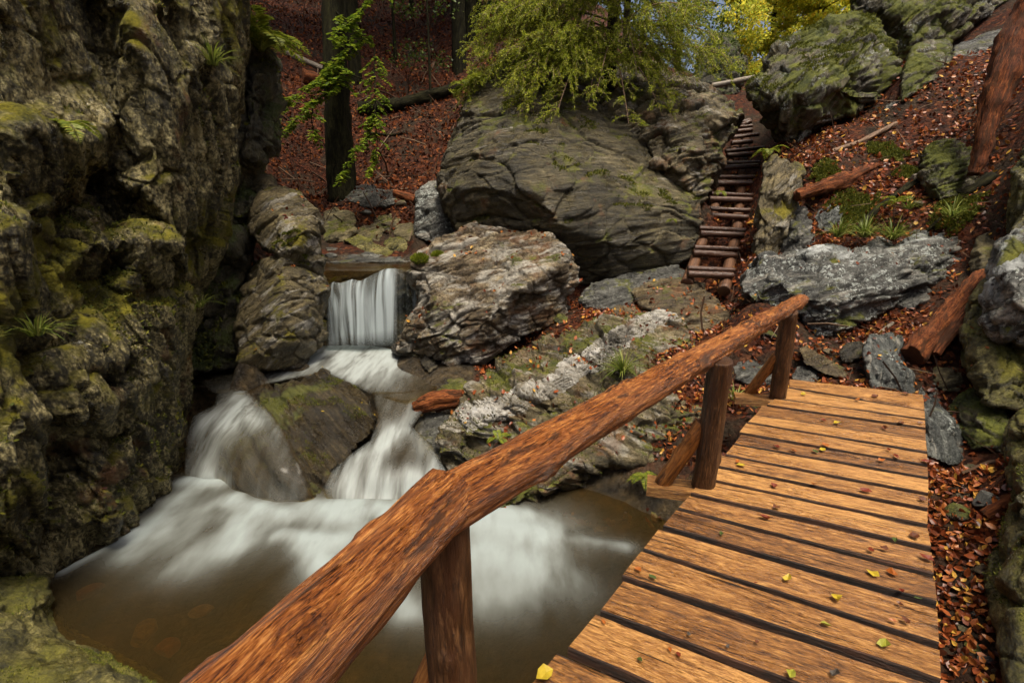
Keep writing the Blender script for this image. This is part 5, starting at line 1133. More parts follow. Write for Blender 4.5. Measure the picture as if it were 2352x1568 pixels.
# ---- white quartz crust exposed along the rocks' ridges
qm = rock_mat('white_quartz', (0.24, 0.21, 0.15), (0.60, 0.57, 0.50), (0.84, 0.82, 0.77), (0.3, -0.3, .2), 2.0, bump=1.5, wet=.5, warm=False, rust=.15)
lw = rock_mat('pale_lichen_crust', (0.20, 0.21, 0.19), (0.42, 0.44, 0.42), (0.62, 0.65, 0.63), (0.3, -0.3, .2), 2.0, bump=1.0, warm=False)
fw_, up_ = np.array([0, cp, -sp]), np.array([0, sp, cp])
def crust(key, line, wd, mat, name, thr=0.0, nsc=5.0):
    V, N = ROCKS[key]; o = bpy.data.objects[KEYOBJ[key]]
    d = V - np.array([0, 0, CAMZ]); dep = d @ fw_
    q = np.stack([W0 / 2 + F * d[:, 0] / dep, H0 / 2 - F * (d @ up_) / dep], -1)
    dist = np.full(len(V), 1e9)
    for a, b in zip(line[:-1], line[1:]):
        A, B = np.array(a, float), np.array(b, float); D = B - A
        t = np.clip(((q - A) @ D) / (D @ D), 0, 1); dist = np.minimum(dist, np.linalg.norm(q - A - t[:, None] * D, axis=1))
    mk = (dist < wd * (0.95 + 0.9 * fbm(V * 2.6 + 90, 4) - thr)) & (dist < wd * 3)
    me = o.data; nf = len(me.polygons)
    Fc = np.empty(len(me.loops), np.int32); me.loops.foreach_get('vertex_index', Fc); Fc = Fc.reshape(-1, 4)
    Fk = Fc[mk[Fc].all(1)]
    if len(Fk) == 0: return
    lab_ = np.arange(len(V))
    for _ in range(400):                      # keep one connected patch
        mn = lab_[Fk].min(1); new = lab_.copy(); np.minimum.at(new, Fk.ravel(), np.repeat(mn, 4)); new = new[new]
        if (new == lab_).all(): break
        lab_ = new
    fl_ = lab_[Fk[:, 0]]; vals, cn = np.unique(fl_, return_counts=True); Fk = Fk[fl_ == vals[cn.argmax()]]
    cnt = np.bincount(Fk.ravel(), minlength=len(V)); u = np.unique(Fk)
    mp = np.zeros(len(V), np.int64); mp[u] = np.arange(len(u))
    Vn = V[u] + N[u] * np.where(cnt[u] >= 4, .010 + .012 * fbm(V[u] * 9, 3), -.012)[:, None]
    obj(name, mesh_arrays(name, Vn, mp[Fk]), mat, o)
crust('outcrop', [(1075, 955), (1170, 930), (1260, 890), (1350, 832), (1430, 768)], 27, qm, 'quartz_vein', -.18)
crust('outcrop', [(1400, 790), (1450, 755), (1530, 722)], 24, qm, 'quartz_vein', -.12)
crust('white', [(990, 600), (1080, 575), (1180, 560), (1290, 590)], 24, qm, 'quartz_crust', 0.02, 4.0)
crust('white', [(1010, 660), (1100, 650), (1190, 620)], 15, qm, 'quartz_crust', 0.08, 4.0)
crust('giant_right', [(1500, 215), (1560, 240), (1640, 262)], 24, qm, 'quartz_crust', .02, 4.0)
crust('lichen', [(1840, 583), (1900, 570), (1960, 590)], 15, lw, 'lichen_crust', -.05, 6.0)
crust('lichen', [(2080, 560), (2130, 540)], 12, lw, 'lichen_crust', 0.0, 6.0)
crust('lichen', [(1735, 640), (1770, 615)], 26, lw, 'lichen_crust', .10, 8.0)
crust('edge_hi', [(2270, 680), (2300, 620), (2352, 600)], 26, lw, 'lichen_crust', .05, 5.0)
for (px, py, Y, r, lab) in [(957, 573, 8.15, .13, 'bright green moss tuft on the white-veined block\'s left corner'), (1003, 578, 8.3, .09, 'smaller green moss tuft on top of the white-veined block')]:
    V, N = ROCKS['white']; c = P(px, py, Y); i0 = int(((V - c) ** 2).sum(1).argmin()); c = V[i0]
    n = 1800; d = rdir(rs, n); q = c + d * r * np.array([1, .9, .6]) * (rs.rand(n, 1) ** .4)
    tag(obj('moss_tuft', scatter('moss_tuft', q, unit(d + np.array([0, 0, .6])), rdir(rs, n), rs.uniform(.03, .055, n), NEE_V * np.array([1, 1.8, 1]), DIA_F), LM['fern'], loc=tuple(c)), lab, 'moss')

# ---- grass tufts and ferns
def tuft(name, c, n, h, spread, mat, label, cat='grass tuft', droop=0.6, group=None):
    c = np.array(c, float)
    a = rs.uniform(0, 2 * np.pi, n); out = np.stack([np.cos(a), np.sin(a), a * 0], -1)
    L = h * rs.uniform(.55, 1.1, n); lean = rs.uniform(.15, 1.0, n) * spread
    root = c + out * rs.rand(n, 1) * 0.05
    V, Fq = [], []
    side = np.stack([-np.sin(a), np.cos(a), a * 0], -1)
    K = 6
    for j in range(K):
        t = j / (K - 1)
        p = root + out * (lean * L * (t + droop * t * t))[:, None] + np.array([0, 0, 1.0]) * (L * (t * (1.15 - lean * .3) - droop * lean * 1.1 * t ** 2.2))[:, None]
        wd = (0.006 * h / .25) * (1 - t ** 2) + .0008
        V += [p - side * wd, p + side * wd]
    V = np.stack(V, 1).reshape(-1, 3)
    b = (np.arange(n) * 2 * K)[:, None]
    for j in range(K - 1): Fq.append(np.concatenate([b + 2 * j, b + 2 * j + 1, b + 2 * j + 3, b + 2 * j + 2], 1))
    me = mesh_arrays(name, V, np.vstack(Fq), smooth=True)
    return tag(obj(name, me, mat, loc=tuple(c)), label, cat, group)
for (px, py, Y, n, h, lab) in [(1430, 855, 6.05, 90, .34, 'green grass tuft on the white quartz ridge of the outcrop'),
                              (1925, 545, 7.75, 90, .36, 'leftmost grass tuft drooping over the lichened grey boulder'), (1985, 545, 7.75, 110, .40, 'middle grass tuft drooping over the lichened grey boulder'), (2050, 550, 7.7, 100, .40, 'rightmost grass tuft drooping over the lichened grey boulder'),
                              (2185, 500, 7.6, 70, .36, 'grass tuft hanging from the mossy ledge under the square-edged rock'), (2085, 480, 8.0, 50, .26, 'pale thin grass tuft left of the mossy ledge'),
                              (85, 770, 3.35, 60, .22, 'yellowing grass tuft hanging on the lower left of the cliff'), (458, 705, 5.95, 50, .25, 'small grass tuft in the dark cleft at the cliff\'s right edge'),
                              (490, 150, 5.75, 60, .30, 'sparse grass blades on the cliff\'s upper right rib'), (600, 118, 8.3, 80, .45, 'grass fringe hanging under the fern on the dark rock wall'),
                              (1690, 920, 5.45, 60, .22, 'grass tuft peeking out beside the bridge under the last post')]:
    tuft('grass_tuft', P(px, py, Y), n, h, 0.9, LM['grass'], lab, droop=0.9)
def fern(c, n, L, label, up=0.5, az0=0, azr=2 * np.pi, mat='fern'):
    pos, X, Z, S = [], [], [], []
    for k in range(n):
        a = az0 + azr * (k + rs.rand() * .6) / n; l = L * rs.uniform(.7, 1.1)
        out = np.array([np.cos(a), np.sin(a), 0]); sd_ = np.array([-np.sin(a), np.cos(a), 0]); u = up * rs.uniform(.6, 1.3)
        m_ = 26
        for j in range(m_):
            t = (j + 1) / m_
            p = np.array(c) + out * l * t + np.array([0, 0, 1]) * l * (u * t * 1.4 - 0.95 * t * t)
            tg = out + np.array([0, 0, 1]) * (u * 1.4 - 1.9 * t); tg /= np.linalg.norm(tg)
            wl = l * 0.26 * np.sin(np.pi * min(1, (0.12 + 0.88 * t))) ** .8 + .01
            for sg in (-1, 1):
                pos.append(p); X.append(sd_ * sg + tg * .45 + rs.normal(size=3) * .08); Z.append(np.cross(tg, sd_) + rs.normal(size=3) * .15); S.append(wl)
    me = scatter('fern', np.array(pos), np.array(X), np.array(Z), np.array(S), DIA_V * np.array([1, .55, 1]), DIA_F)
    tag(obj('fern', me, LM[mat], loc=tuple(c)), label, 'fern')
fern(P(605, 105, 8.2), 13, .75, 'big yellow-green fern crowning the dark mossy rock wall', .75)
fern(P(572, 85, 8.1), 8, .5, 'smaller fern left beside the big one on the rock wall', .7)
fern(P(150, 285, 4.3), 6, .30, 'small green fern growing out of the cliff face', .4)
fern(P(1765, 350, 9.6), 6, .32, 'small fern at the right side of the log stairs', .6)
fern(P(1145, 1010, 5.15), 4, .22, 'little yellow fern fronds below the quartz ridge near the handrail', .6)
fern(P(1480, 1095, 4.72), 7, .20, 'small bright fern under the post\'s brace on the outcrop', .5)
fern(P(2060, 465, 8.1), 6, .30, 'pale green fern above the grass tufts on the slope', .6)
fern(P(1545, 505, 9.25), 4, .14, 'tiny green plant in the giant boulder beside the stairs', .4)
fern(P(1655, 440, 10.3), 4, .18, 'tiny fern sprig left against the middle of the stairs', .4)
fern(P(1070, 200, 10.7), 7, .45, 'fern at the upper left shoulder of the giant boulder', .6)

# ------------------------------------------------------------------ trees
def tree_parts(root, name, trunk_pts, radii, barkmat, seed, **k):
    obj(name, log_mesh(name, trunk_pts, radii, seg=14, step=.15, lump=radii[0] * .12, seed=seed, **k), WM[barkmat], root)

def merged_logs(name, paths, mat, parent, seg=6, step=.12):
    Vs, Fs, Ws, nb = [], [], [], 0
    for (pts, r0, r1) in paths:
        pts = [np.array(p, float) for p in pts]
        L = np.concatenate([[0], np.cumsum([np.linalg.norm(b - a) for a, b in zip(pts[:-1], pts[1:])])])
        n = max(2, int(L[-1] / step) + 1); s = np.linspace(0, L[-1], n)
        C = np.stack([np.interp(s, L, [p[k] for p in pts]) for k in range(3)], -1)
        Tn = unit(np.gradient(C, axis=0)); ref = np.array([0, 0, 1.0]) if abs(Tn[0][2]) < .8 else np.array([1.0, 0, 0])
        U = unit(np.cross(Tn, ref)); Wv = np.cross(U, Tn)
        th = np.linspace(0, 2 * np.pi, seg, endpoint=False); R = np.linspace(r0, r1, n)[:, None, None]
        V = C[:, None] + R * (U[:, None] * np.cos(th)[None, :, None] + Wv[:, None] * np.sin(th)[None, :, None])
        i = np.arange(n * seg).reshape(n, seg) + nb; j = np.roll(i, -1, 1)
        Fs.append(np.stack([i[:-1], j[:-1], j[1:], i[1:]], -1).reshape(-1, 4)); Vs.append(V.reshape(-1, 3))
        Ws.append(np.stack([np.broadcast_to(np.cos(th) * r0, (n, seg)), np.broadcast_to(np.sin(th) * r0, (n, seg)), np.broadcast_to(s[:, None], (n, seg))], -1).reshape(-1, 3)); nb += n * seg
    me = mesh_arrays(name, np.vstack(Vs), np.vstack(Fs)); attr(me, 'wc', np.vstack(Ws), 'FLOAT_VECTOR')
    return obj(name, me, WM[mat], parent)

# the young spruce on the giant boulder: drooping boughs with hanging twigs
sb = P(1400, 170, 11.5)
sp_ = empty('spruce_tree', tuple(sb))
tag(sp_, 'yellow-green spruce with drooping boughs growing on top of the giant boulder', 'tree')
tree_parts(sp_, 'trunk', [sb + np.array([0, 0, -.3]), sb + np.array([.1, .1, 3]), sb + np.array([0, .2, 8.5])], [.13, .10, .03], 'bark', 400.)
paths, pos, X, Z, S = [], [], [], [], []
def bough(o, az, L, rise, drop, dens=1.0):
    out = np.array([np.sin(az), np.cos(az), 0]); sd_ = np.array([out[1], -out[0], 0])
    ts = np.linspace(0, 1, 14)
    bend = rs.uniform(-.25, .25)
    C = o + out * (L * ts)[:, None] + sd_ * (bend * L * ts ** 2)[:, None] + np.array([0, 0, 1.0]) * (L * (rise * ts - drop * ts ** 2))[:, None]
    paths.append((list(C[::2]) + [C[-1]], .022, .005))
    nt = int(19 * L * dens)
    for q in range(nt):
        t = rs.uniform(.12, 1.0); c = np.array([np.interp(t, ts, C[:, k]) for k in range(3)])
        sg = rs.choice([-1, 1]); l2 = L * .30 * (1.1 - .75 * t) * rs.uniform(.6, 1.2) + .16
        d0 = unit(out * rs.uniform(.4, 1.0) + sd_ * sg * rs.uniform(.3, 1.1) + np.array([0, 0, rs.uniform(-.15, .25)]))
        t2 = np.linspace(0, 1, 5)
        D = c + d0 * (l2 * t2)[:, None] - np.array([0, 0, 1.0]) * (l2 * rs.uniform(.3, 1.0) * t2 ** 1.8)[:, None]
        paths.append((list(D), .006, .002))
        nn = int(125 * l2)
        tt = rs.rand(nn); p = np.stack([np.interp(tt, t2, D[:, k]) for k in range(3)], -1)
        tg = unit(D[-1] - D[0]); r_ = rdir(rs, nn); r_ -= (r_ @ tg)[:, None] * tg
        pos.append(p); X.append(unit(r_) * .75 + tg * .8); Z.append(rdir(rs, nn)); S.append(rs.uniform(.035, .062, nn))
        # side twigs
        for _ in range(3):
            a = rs.uniform(.25, .95); pc = np.array([np.interp(a, t2, D[:, k]) for k in range(3)])
            dd = unit(tg + rdir(rs, 1)[0] * .8 + np.array([0, 0, -.35])); l3 = l2 * rs.uniform(.25, .5)
            n3 = int(125 * l3) + 2; u3 = rs.rand(n3)
            pos.append(pc + dd * (l3 * u3)[:, None]); r_ = rdir(rs, n3); X.append(r_ * .7 + dd * .8); Z.append(rdir(rs, n3)); S.append(rs.uniform(.036, .06, n3))
for h in np.arange(.3, 6.2, .5):
    for j in range(3):
        az = rs.uniform(0, 2 * np.pi)
        if h < 3.2 and rs.rand() < .75: az = rs.uniform(np.pi * .60, np.pi * 1.40)       # most low boughs reach out over the boulder's face
        L = (2.6 - .28 * h) * rs.uniform(.65, 1.05)
        bough(sb + np.array([0, 0, h]), az, L, .30, rs.uniform(.35, .65))
for (px, py, Y) in [(1130, 235, 10.4), (1180, 190, 10.6), (1110, 140, 10.9), (1240, 265, 10.2), (1330, 255, 10.2), (1420, 285, 10.1), (1500, 265, 10.3), (1190, 285, 9.9), (1550, 110, 11), (1250, 110, 10.4), (1330, 160, 10.2), (1150, 60, 11), (1480, 170, 10.4), (1540, 230, 10.6), (1215, 215, 10.1), (1100, 60, 11), (1120, 100, 10.8), (1170, 20, 11), (1160, 130, 10.5), (1090, 190, 10.7), (1075, 225, 10.7), (1085, 110, 11), (1105, 20, 11.2), (1230, 40, 10.6), (1280, 180, 10.0), (1400, 210, 10.1), (1450, 90, 10.5), (1560, 170, 10.8), (1380, 60, 10.3)]:
    e = P(px, py, Y); h = max(.3, e[2] - sb[2] + rs.uniform(.5, 1.3)); o = sb + np.array([0, 0, h])
    d = e - o; L = np.hypot(d[0], d[1]); az = math.atan2(d[0], d[1])
    bough(o, az, L, .3, .3 - d[2] / L, 1.0)
merged_logs('limbs', paths, 'twig', sp_, seg=5)
me = scatter('crown', np.vstack(pos), np.vstack(X), np.vstack(Z), np.concatenate(S), NEE_V, DIA_F)
obj('crown', me, LM['spruce'], sp_)

# leafy sprays: flat two-ranked twigs as on a beech
def sprays(lines, leafsize, spread, per_m=26):
    paths, pos, X, Z, S = [], [], [], [], []
    for pts in lines:
        pts = [np.array(p) for p in pts]
        L = np.concatenate([[0], np.cumsum([np.linalg.norm(b - a) for a, b in zip(pts[:-1], pts[1:])])])
        paths.append((pts, .018, .005))
        for k in range(int(L[-1] * per_m * .42)):
            s = rs.uniform(.05, 1) * L[-1]; c = np.array([np.interp(s, L, [p[j] for p in pts]) for j in range(3)])
            i = min(len(pts) - 2, int(np.searchsorted(L, s, 'right')) - 1); tg = unit(pts[i + 1] - pts[i])
            sd_ = unit(np.cross(tg, [0, 0, 1.0])) * rs.choice([-1, 1]); l2 = spread * rs.uniform(.5, 1.1)
            d = unit(tg * rs.uniform(.4, .9) + sd_ * rs.uniform(.4, 1.0) + np.array([0, 0, rs.uniform(-.35, .1)]))
            paths.append(([c, c + d * l2], .004, .002))
            for q in range(int(l2 / leafsize * 2.6) + 2):
                t = rs.rand(); side = unit(np.cross(d, [0, 0, 1.0])) * (1 if q % 2 else -1)
                pos.append(c + d * l2 * t); X.append(d * .6 + side * .9 + rs.normal(size=3) * .15); Z.append(np.array([0, 0, 1.0]) + rs.normal(size=3) * .3); S.append(leafsize * rs.uniform(.7, 1.2))
    return paths, np.array(pos), np.array(X), np.array(Z), np.array(S)
bt = P(772, 275, 13.2); bt[2] = float(tz(bt[0], bt[1])) - .2
be = empty('beech_tree', tuple(bt))
tag(be, 'dark mossy-trunked beech with bright green drooping leaf sprays above the leafy hillside', 'tree')
tree_parts(be, 'trunk', [bt, P(768, 120, 13.3), P(765, -60, 13.4), P(760, -700, 14)], [.34, .24, .22, .15], 'bark', 420., gnarl=.07)
LN = [[(765, 60, 13.2), (800, 110, 12.6), (730, 185, 12.2), (660, 235, 12.0), (640, 268, 11.9)], [(765, 130, 13.2), (790, 190, 12.4), (720, 235, 12.0), (655, 300, 11.8)], [(720, 240, 12.0), (715, 275, 11.9), (722, 308, 11.9)],
      [(860, 110, 12.8), (862, 250, 12.0), (850, 310, 11.8), (800, 365, 11.7), (785, 405, 11.7)], [(858, 255, 12.0), (868, 330, 11.8), (855, 392, 11.8)], [(765, 20, 13.2), (835, 90, 12.6), (790, 130, 12.4), (755, 170, 12.3)], [(765, -40, 13.3), (870, -20, 12.7), (815, 40, 12.4), (770, 75, 12.3)], [(830, 180, 12.5), (800, 170, 12.3), (740, 200, 12.1)]]
pa, po, xx, zz, ss = sprays([[P(*q) for q in l] for l in LN], .115, .42, 44)
merged_logs('limbs', pa, 'bark', be, seg=5)
obj('crown', scatter('crown', po, xx, zz, ss, LEAF_V, LEAF_F), LM['beech'], be)

# forest trees on the slopes: trunk, limbs, ragged crown of leaf clumps
def forest_tree(base, H, r, crown_lo, cr, nl, leaf, lmat, label, cat='tree', seed=0, lean=(0, 0), name='forest_tree', bark='bark', clump=.9, group=None):
    base = np.array(base, float)
    root = empty(name, tuple(base)); tag(root, label, cat, group)
    top = base + np.array([lean[0], lean[1], H])
    pts, pa = [], [([base - np.array([0, 0, .3]), base + (top - base) * .5], r, r * .7), ([base + (top - base) * .5, top], r * .7, r * .2)]
    nc = max(10, int(cr * cr * 7))
    for k in range(nc):
        t = rs.uniform(crown_lo, 1.0); c0 = base + (top - base) * t
        rad = cr * math.sqrt(max(.05, 1 - ((t - (crown_lo + .4)) / .75) ** 2)) * rs.uniform(.35, 1.0)
        a = rs.uniform(0, 2 * np.pi); e = c0 + np.array([np.cos(a) * rad, np.sin(a) * rad, rad * rs.uniform(-.15, .35)])
        pa.append(([c0, (c0 + e) / 2 + np.array([0, 0, .12 * rad]), e], max(.012, r * .16), .006))
        m_ = int(nl / nc); d = rdir(rs, m_) * (rs.rand(m_, 1) ** .5)
        pts.append(e + d * clump * np.array([1, 1, .45]) * rs.uniform(.6, 1.25))
    p = np.vstack(pts); n = len(p)
    merged_logs('trunk', pa, bark, root, seg=7, step=.4)
    obj('crown', scatter('crown', p, rdir(rs, n), unit(np.array([0, 0, 1.0]) + rs.normal(size=(n, 3)) * .6), rs.uniform(.65, 1.25, n) * leaf, DIA_V * np.array([1, 1.25, 1]), DIA_F), LM[lmat], root)
    return root
def on(px, py, Y):
    q = P(px, py, Y); q[2] = float(tz(q[0], q[1])) - .1; return q
def xy(x, y): return np.array([x, y, float(tz(x, y)) - .1])
for (b, H, r, lo, cr, nl, lf, mt, lab) in [
    (on(1880, 75, 24), 6.5, .14, -.05, 2.6, 15300, .17, 'yellow', 'bright yellow-green tree behind the moss-capped boulder, right of the gap'),
    (on(1770, 110, 26), 7, .14, -.05, 2.8, 18700, .17, 'yellow', 'bright yellow tree filling the gap above the stair top'),
    (on(1685, 150, 21), 5, .10, -.05, 1.7, 8500, .13, 'yellow', 'slender yellow-green tree left in the gap beyond the stair top'),
    (on(1820, 40, 31), 8, .16, -.02, 3.4, 15300, .2, 'yellow', 'pale golden tree standing farther back in the gap above the stairs'),
    (on(1560, 90, 25), 10, .18, .05, 2.8, 5000, .18, 'beech', 'mid green tree behind the spruce\'s right side'),
    (on(1950, 10, 33), 12, .2, .0, 4.0, 6500, .22, 'yellow', 'golden-green tree farthest right behind the overhanging boulder')]:
    forest_tree(b, H, r, lo, cr, nl, lf, mt, lab, seed=len(bpy.data.objects) % 97)
for (b, H, r, lo, cr, nl, lf, mt, lab) in [
    (on(905, 70, 20), 9, .07, .35, 1.6, 1100, .13, 'dkgreen', 'thin sapling with sparse leaves in the middle of the hillside'),
    (on(820, 30, 22), 9, .06, .3, 1.4, 900, .13, 'beech', 'slender green-leaved sapling right of the beech trunk'),
    (on(985, 110, 17.5), 6, .05, .15, 1.2, 1100, .11, 'dkgreen', 'small bushy sapling left of the spruce'),
    (on(1055, 130, 18.5), 12, .26, .4, 2.6, 3500, .16, 'dkgreen', 'stout dark tree trunk between hillside and spruce'),
    (on(945, 20, 24), 13, .10, .35, 2.2, 2500, .16, 'dkgreen', 'dark leafy tree near the top middle of the hillside'),
    (on(1100, 20, 22), 10, .12, .1, 2.6, 4500, .16, 'dkgreen', 'dense dark tree behind the spruce\'s left edge'),
    (on(1250, 20, 20), 11, .16, .1, 2.6, 5000, .16, 'dkgreen', 'dense dark tree right behind the spruce trunk'),
    (on(1440, 30, 22), 11, .16, .1, 2.8, 5000, .17, 'dkgreen', 'dark green tree behind the upper spruce boughs'),
    (on(690, 10, 26), 14, .20, .35, 3.0, 3000, .18, 'dkgreen', 'tall dark tree at the hill crest left of the beech'),
    (on(1650, 170, 17.5), 2.2, .04, .1, 1.0, 1500, .10, 'dkgreen', 'low dark bush on the crag beside the stair top'),
    (on(2330, 10, 16.5), 9, .25, .5, 2.6, 2500, .15, 'dkgreen', 'tree above the slope at the top right corner')]:
    forest_tree(b, H, r, lo, cr, nl, lf, mt, lab, seed=len(bpy.data.objects) % 89, name='sapling' if r < .09 else 'forest_tree')
# trees added on the rim and hillside so their out-of-view crowns shade the gorge
k_ = 0
for (x, y, H, cr) in [(-9, 17, 13, 4.0), (-5.5, 19, 14, 4.0), (-1.5, 20, 14, 4.2), (-12, 24, 15, 4.5), (-7, 27, 15, 4.5), (-2, 28, 15, 4.5), (-8, 5, 9, 3.6), (-8, 10, 11, 3.8), (-9, 0, 11, 4.0), (2, -9, 14, 4.5), (-5, -8, 14, 4.5)]:
    k_ += 1
    forest_tree(xy(x, y), H, .24, .45, cr, 2600, .30, 'dkgreen', 'tall woodland tree added on the gorge rim, its unseen crown giving shade', seed=k_, group='woodland trees added round the gorge for shade', clump=1.3)

# ------------------------------------------------------------------ single leaves lying on the bridge planks
Dq = lambda x, y: ((1240 + x / 2.352) * .98, (1220 + y / 2.352) * .98)
Cq = lambda x, y: ((1700 + x / 4.127) * .98, (860 + y / 4.127) * .98)
words = {'yl': 'yellow', 'yg': 'yellow-green', 'gr': 'green', 'or': 'orange', 'rd': 'rust-red', 'br': 'brown', 'dk': 'grey'}
ords = ['farthest', 'second', 'third', 'fourth', 'fifth', 'sixth', 'seventh', 'eighth', 'ninth', 'tenth', 'eleventh', 'twelfth', 'thirteenth', 'fourteenth', 'fifteenth', 'sixteenth', 'seventeenth', 'eighteenth', 'nineteenth']
LV = [(Dq, 85, 845, 'yl', .10), (Dq, 680, 308, 'gr', .062), (Dq, 600, 268, 'or', .06), (Dq, 1425, 315, 'yl', .065), (Dq, 1695, 425, 'yl', .08), (Dq, 1893, 290, 'yl', .07), (Dq, 2000, 285, 'or', .075), (Dq, 2055, 385, 'rd', .045), (Dq, 1635, 570, 'yg', .05), (Dq, 1445, 840, 'yg', .055), (Dq, 1685, 840, 'dk', .06), (Dq, 2005, 548, 'or', .045), (Dq, 2075, 548, 'br', .055), (Dq, 1955, 683, 'yg', .06), (Dq, 2045, 455, 'br', .045), (Dq, 775, 710, 'or', .035), (Dq, 825, 735, 'rd', .04), (Dq, 410, 555, 'or', .04), (Dq, 610, 765, 'gr', .035), (Dq, 1885, 160, 'rd', .055), (Dq, 1955, 150, 'br', .06), (Dq, 2125, 85, 'br', .08), (Dq, 2020, 105, 'gr', .06), (Dq, 2190, 200, 'rd', .09), (Dq, 1060, 70, 'gr', .05), (Dq, 2145, 425, 'gr', .05), (Dq, 1255, 665, 'br', .03), (Dq, 1095, 690, 'dk', .03), (Dq, 880, 620, 'dk', .03), (Dq, 1250, 340, 'rd', .025),
      (Cq, 150, 945, 'yl', .075), (Cq, 120, 912, 'or', .06), (Cq, 470, 1140, 'rd', .08), (Cq, 860, 1130, 'or', .08), (Cq, 495, 1360, 'br', .07), (Cq, 385, 1450, 'rd', .085), (Cq, 1360, 1195, 'rd', .10), (Cq, 1510, 900, 'or', .075), (Cq, 940, 797, 'yl', .075), (Cq, 870, 812, 'gr', .075), (Cq, 660, 805, 'or', .085), (Cq, 495, 770, 'rd', .09), (Cq, 1580, 795, 'rd', .06), (Cq, 1650, 860, 'rd', .08), (Cq, 1085, 540, 'yl', .09), (Cq, 950, 510, 'rd', .06), (Cq, 1280, 315, 'or', .08), (Cq, 1450, 280, 'br', .13), (Cq, 1745, 255, 'br', .11), (Cq, 1700, 535, 'br', .09), (Cq, 1885, 540, 'br', .07), (Cq, 1540, 585, 'br', .09), (Cq, 755, 262, 'yl', .07), (Cq, 1940, 910, 'rd', .09), (Cq, 1910, 1280, 'br', .07), (Cq, 970, 750, 'or', .08)]
seen = {}
for fq, x, y, c, sz in LV:
    sz *= .85 if c in ('yl', 'yg') else .72
    a, b = fq(x, y); p = PZ(a, b, 0.016)
    ts = [((p - G[k][0]) @ bd) for k in range(len(G))]
    kk = max(0, min(17, sum(1 for t in ts if t < 0) - 1)); kk = max(0, min(18, len([t for t in ts if t > 0]) - 1))
    l, r = G[kk]; u = ((p - l) @ (r - l)) / ((r - l) @ (r - l))
    side = 'left end' if u < .3 else ('middle' if u < .68 else 'right end')
    lab = f"{words[c]} leaf near the {side} of the {ords[kk]} {'bridge plank' if kk == 0 else 'plank from the far end'}"
    if lab in seen:
        seen[lab] += 1
        lab = lab.replace(words[c] + ' leaf', words[c] + (' smaller' if seen[lab] == 2 else ' curled') + ' leaf')
    else: seen[lab] = 1
    an = rs.uniform(0, 6.28)
    me = scatter('fallen_leaf', p[None] - np.array([[np.cos(an), np.sin(an), 0]]) * sz / 2, np.array([[np.cos(an), np.sin(an), .05]]), unit(np.array([[rs.normal() * .12, rs.normal() * .12, 1]])), [sz], LEAF_V * np.array([1, 1.1, 1]) + np.c_[np.zeros(8), rs.normal(size=8) * .05, rs.normal(size=8) * .04], LEAF_F, np.array([rs.uniform(.8, 2.4)]))
    tag(obj('fallen_leaf', me, LM[c], loc=tuple(p - np.array([0, 0, .012]))), lab, 'leaf', 'fallen leaves on the bridge planks')

# ------------------------------------------------------------------ stones under water and small stones in the gully and along the path
def small_stone(c, r, mat, label, group=None, seed=0, flat=.6, name='stone'):
    bm = bmesh.new(); bmesh.ops.create_icosphere(bm, subdivisions=4, radius=1.0)
    V = np.array([v.co for v in bm.verts]); Fc = np.array([[v.index for v in f.verts] for f in bm.faces]); bm.free()
    R = np.random.RandomState(seed + 5)
    for _ in range(9):                        # chop flat facets
        n = unit(R.normal(size=3)); h = R.uniform(.45, .8)
        dd = V @ n - h; V = V - np.where(dd > 0, dd, 0)[:, None] * n * .92
    V = V * (1 + .10 * fbm(V * 1.7 + seed, 3))[:, None] + V * (.03 * fbm(V * 6 + seed, 3))[:, None]
    A = R.normal(size=(3, 3)); qm, _ = np.linalg.qr(A)
    V = V * np.array([1.15, .8, flat]); ang = R.uniform(0, 6.28); ca, sa = np.cos(ang), np.sin(ang)
    V = np.c_[V[:, 0] * ca - V[:, 1] * sa, V[:, 0] * sa + V[:, 1] * ca, V[:, 2]] * r + np.array(c)
    return tag(obj(name, mesh_arrays(name, V, Fc), mat, loc=tuple(c)), label, 'stone', group)
ystone = rock_mat('submerged_yellow_stone', (0.10, 0.065, 0.02), (0.22, 0.15, 0.05), (0.36, 0.27, 0.11), wet=.2)
ostone = rock_mat('submerged_orange_stone', (0.08, 0.03, 0.01), (0.16, 0.065, 0.02), (0.25, 0.12, 0.04), wet=.2)
small_stone(PZ(330, 1452, -1.30), .12, ystone, 'blurred yellowish stone lying under water near the bottom left pool edge', seed=1, flat=.5, name='submerged_stone')
small_stone(PZ(385, 1488, -1.32), .11, ostone, 'orange-brown stone under water just right of the yellowish submerged one', seed=2, flat=.4, name='submerged_stone')
small_stone(PZ(202, 1362, -1.30), .10, ostone, 'reddish stone under water by the cliff foot', seed=3, flat=.6, name='submerged_stone')
small_stone(PZ(463, 1402, -1.33), .08, ystone, 'small pale stone under water left of the handrail', seed=4, flat=.4, name='submerged_stone')
mats = [M['slate'], M['plain'], M['dark'], M['brown'], M['bluegrey']]
adj = ['dark grey', 'olive', 'black wet', 'brown', 'blue-grey']
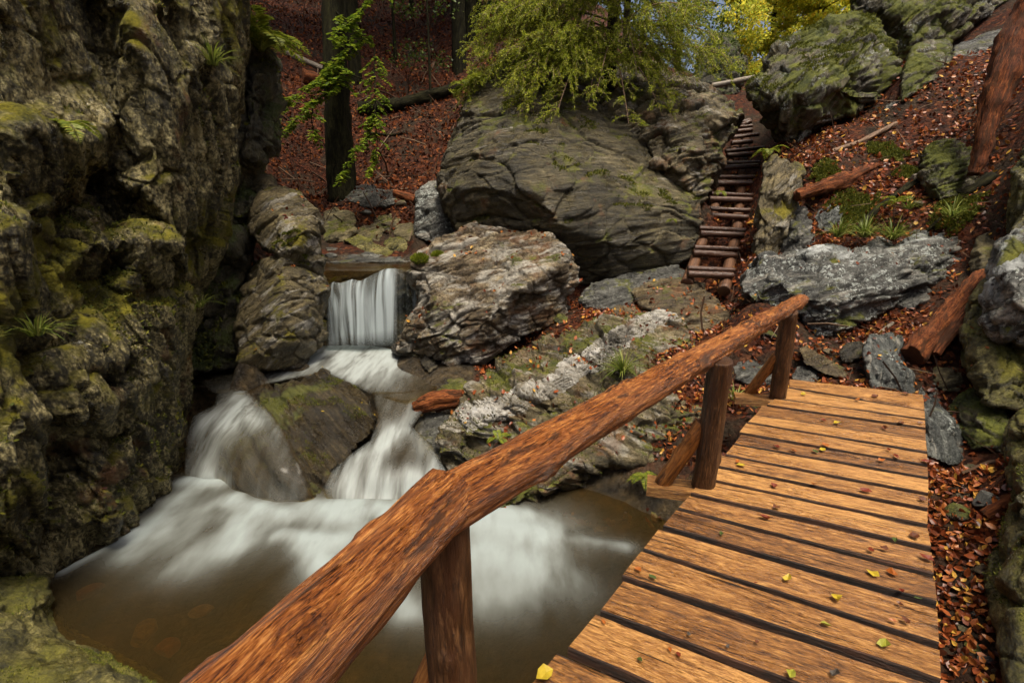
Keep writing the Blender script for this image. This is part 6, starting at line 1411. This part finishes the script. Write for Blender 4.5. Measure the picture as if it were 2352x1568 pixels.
for k, (px, py, r, mi, lab) in enumerate([
    (2265, 1155, .13, 0, 'dark grey angular stone in the gully leaves beside the mid bridge'), (2215, 1140, .06, 3, 'flat tan stone right of the plank ends in the gully'), (2270, 1320, .10, 3, 'warm brown boulder-like stone against the mossy corner boulder'),
    (2200, 1180, .13, 2, 'dark low stone half under the bridge\'s right edge'), (2230, 1075, .07, 1, 'small olive stone under the tip of the wet blue slab'), (2270, 1520, .06, 0, 'grey stone near the stream glint at the lower right'),
    (2240, 1490, .05, 2, 'small black wet stone beside the lower right stream'), (2300, 1545, .05, 3, 'little brown stone at the bottom of the gully'), (2230, 1410, .045, 0, 'small slaty stone in the narrow lower gully'), (2215, 1450, .05, 1, 'olive pebble beside the near plank ends'), (2255, 1570, .045, 4, 'bluish wet stone at the very bottom of the gully'),
    (1900, 810, .08, 3, 'small brown stone above the thin brown slab'), (2125, 810, .07, 0, 'grey stone wedged under the rotten driftwood log'), (1765, 770, .10, 2, 'dark stone beside the path under the lichened boulder'), (1690, 790, .07, 1, 'olive stone at the path edge below the brown slab'),
    (2110, 470, .11, 1, 'pale stone on the slope left of the mossy ledge'), (2165, 470, .06, 3, 'small light pebble below the pale square-edged rock'), (1290, 735, .16, 2, 'dark red-brown stone between white-veined block and low slab'),
    (1240, 790, .13, 1, 'olive stone at the right foot of the white-veined block'), (1150, 820, .12, 2, 'black stone in the gap below the white-veined block'), (760, 590, .12, 0, 'grey stone on the far pool rim under the left stack'), (700, 480, .14, 1, 'olive stone behind the perched boulder'), (925, 470, .15, 3, 'brown stone under the bare reddish log'), (840, 490, .13, 0, 'grey stone in the rubble below the dark flat-topped one'), (960, 590, .10, 1, 'small stone by the moss tuft on the white block\'s left corner')]):
    q = P(px, py, 1.0); d = ray(px, py)
    t = 0.8
    for _ in range(900):                      # walk along the sight line to the ground
        p = np.array([0, 0, CAMZ]) + d * t
        if p[2] <= float(tz(p[0], p[1])): break
        t += .02
    small_stone(p + np.array([0, 0, r * .12]), r, mats[mi], lab, seed=20 + k)
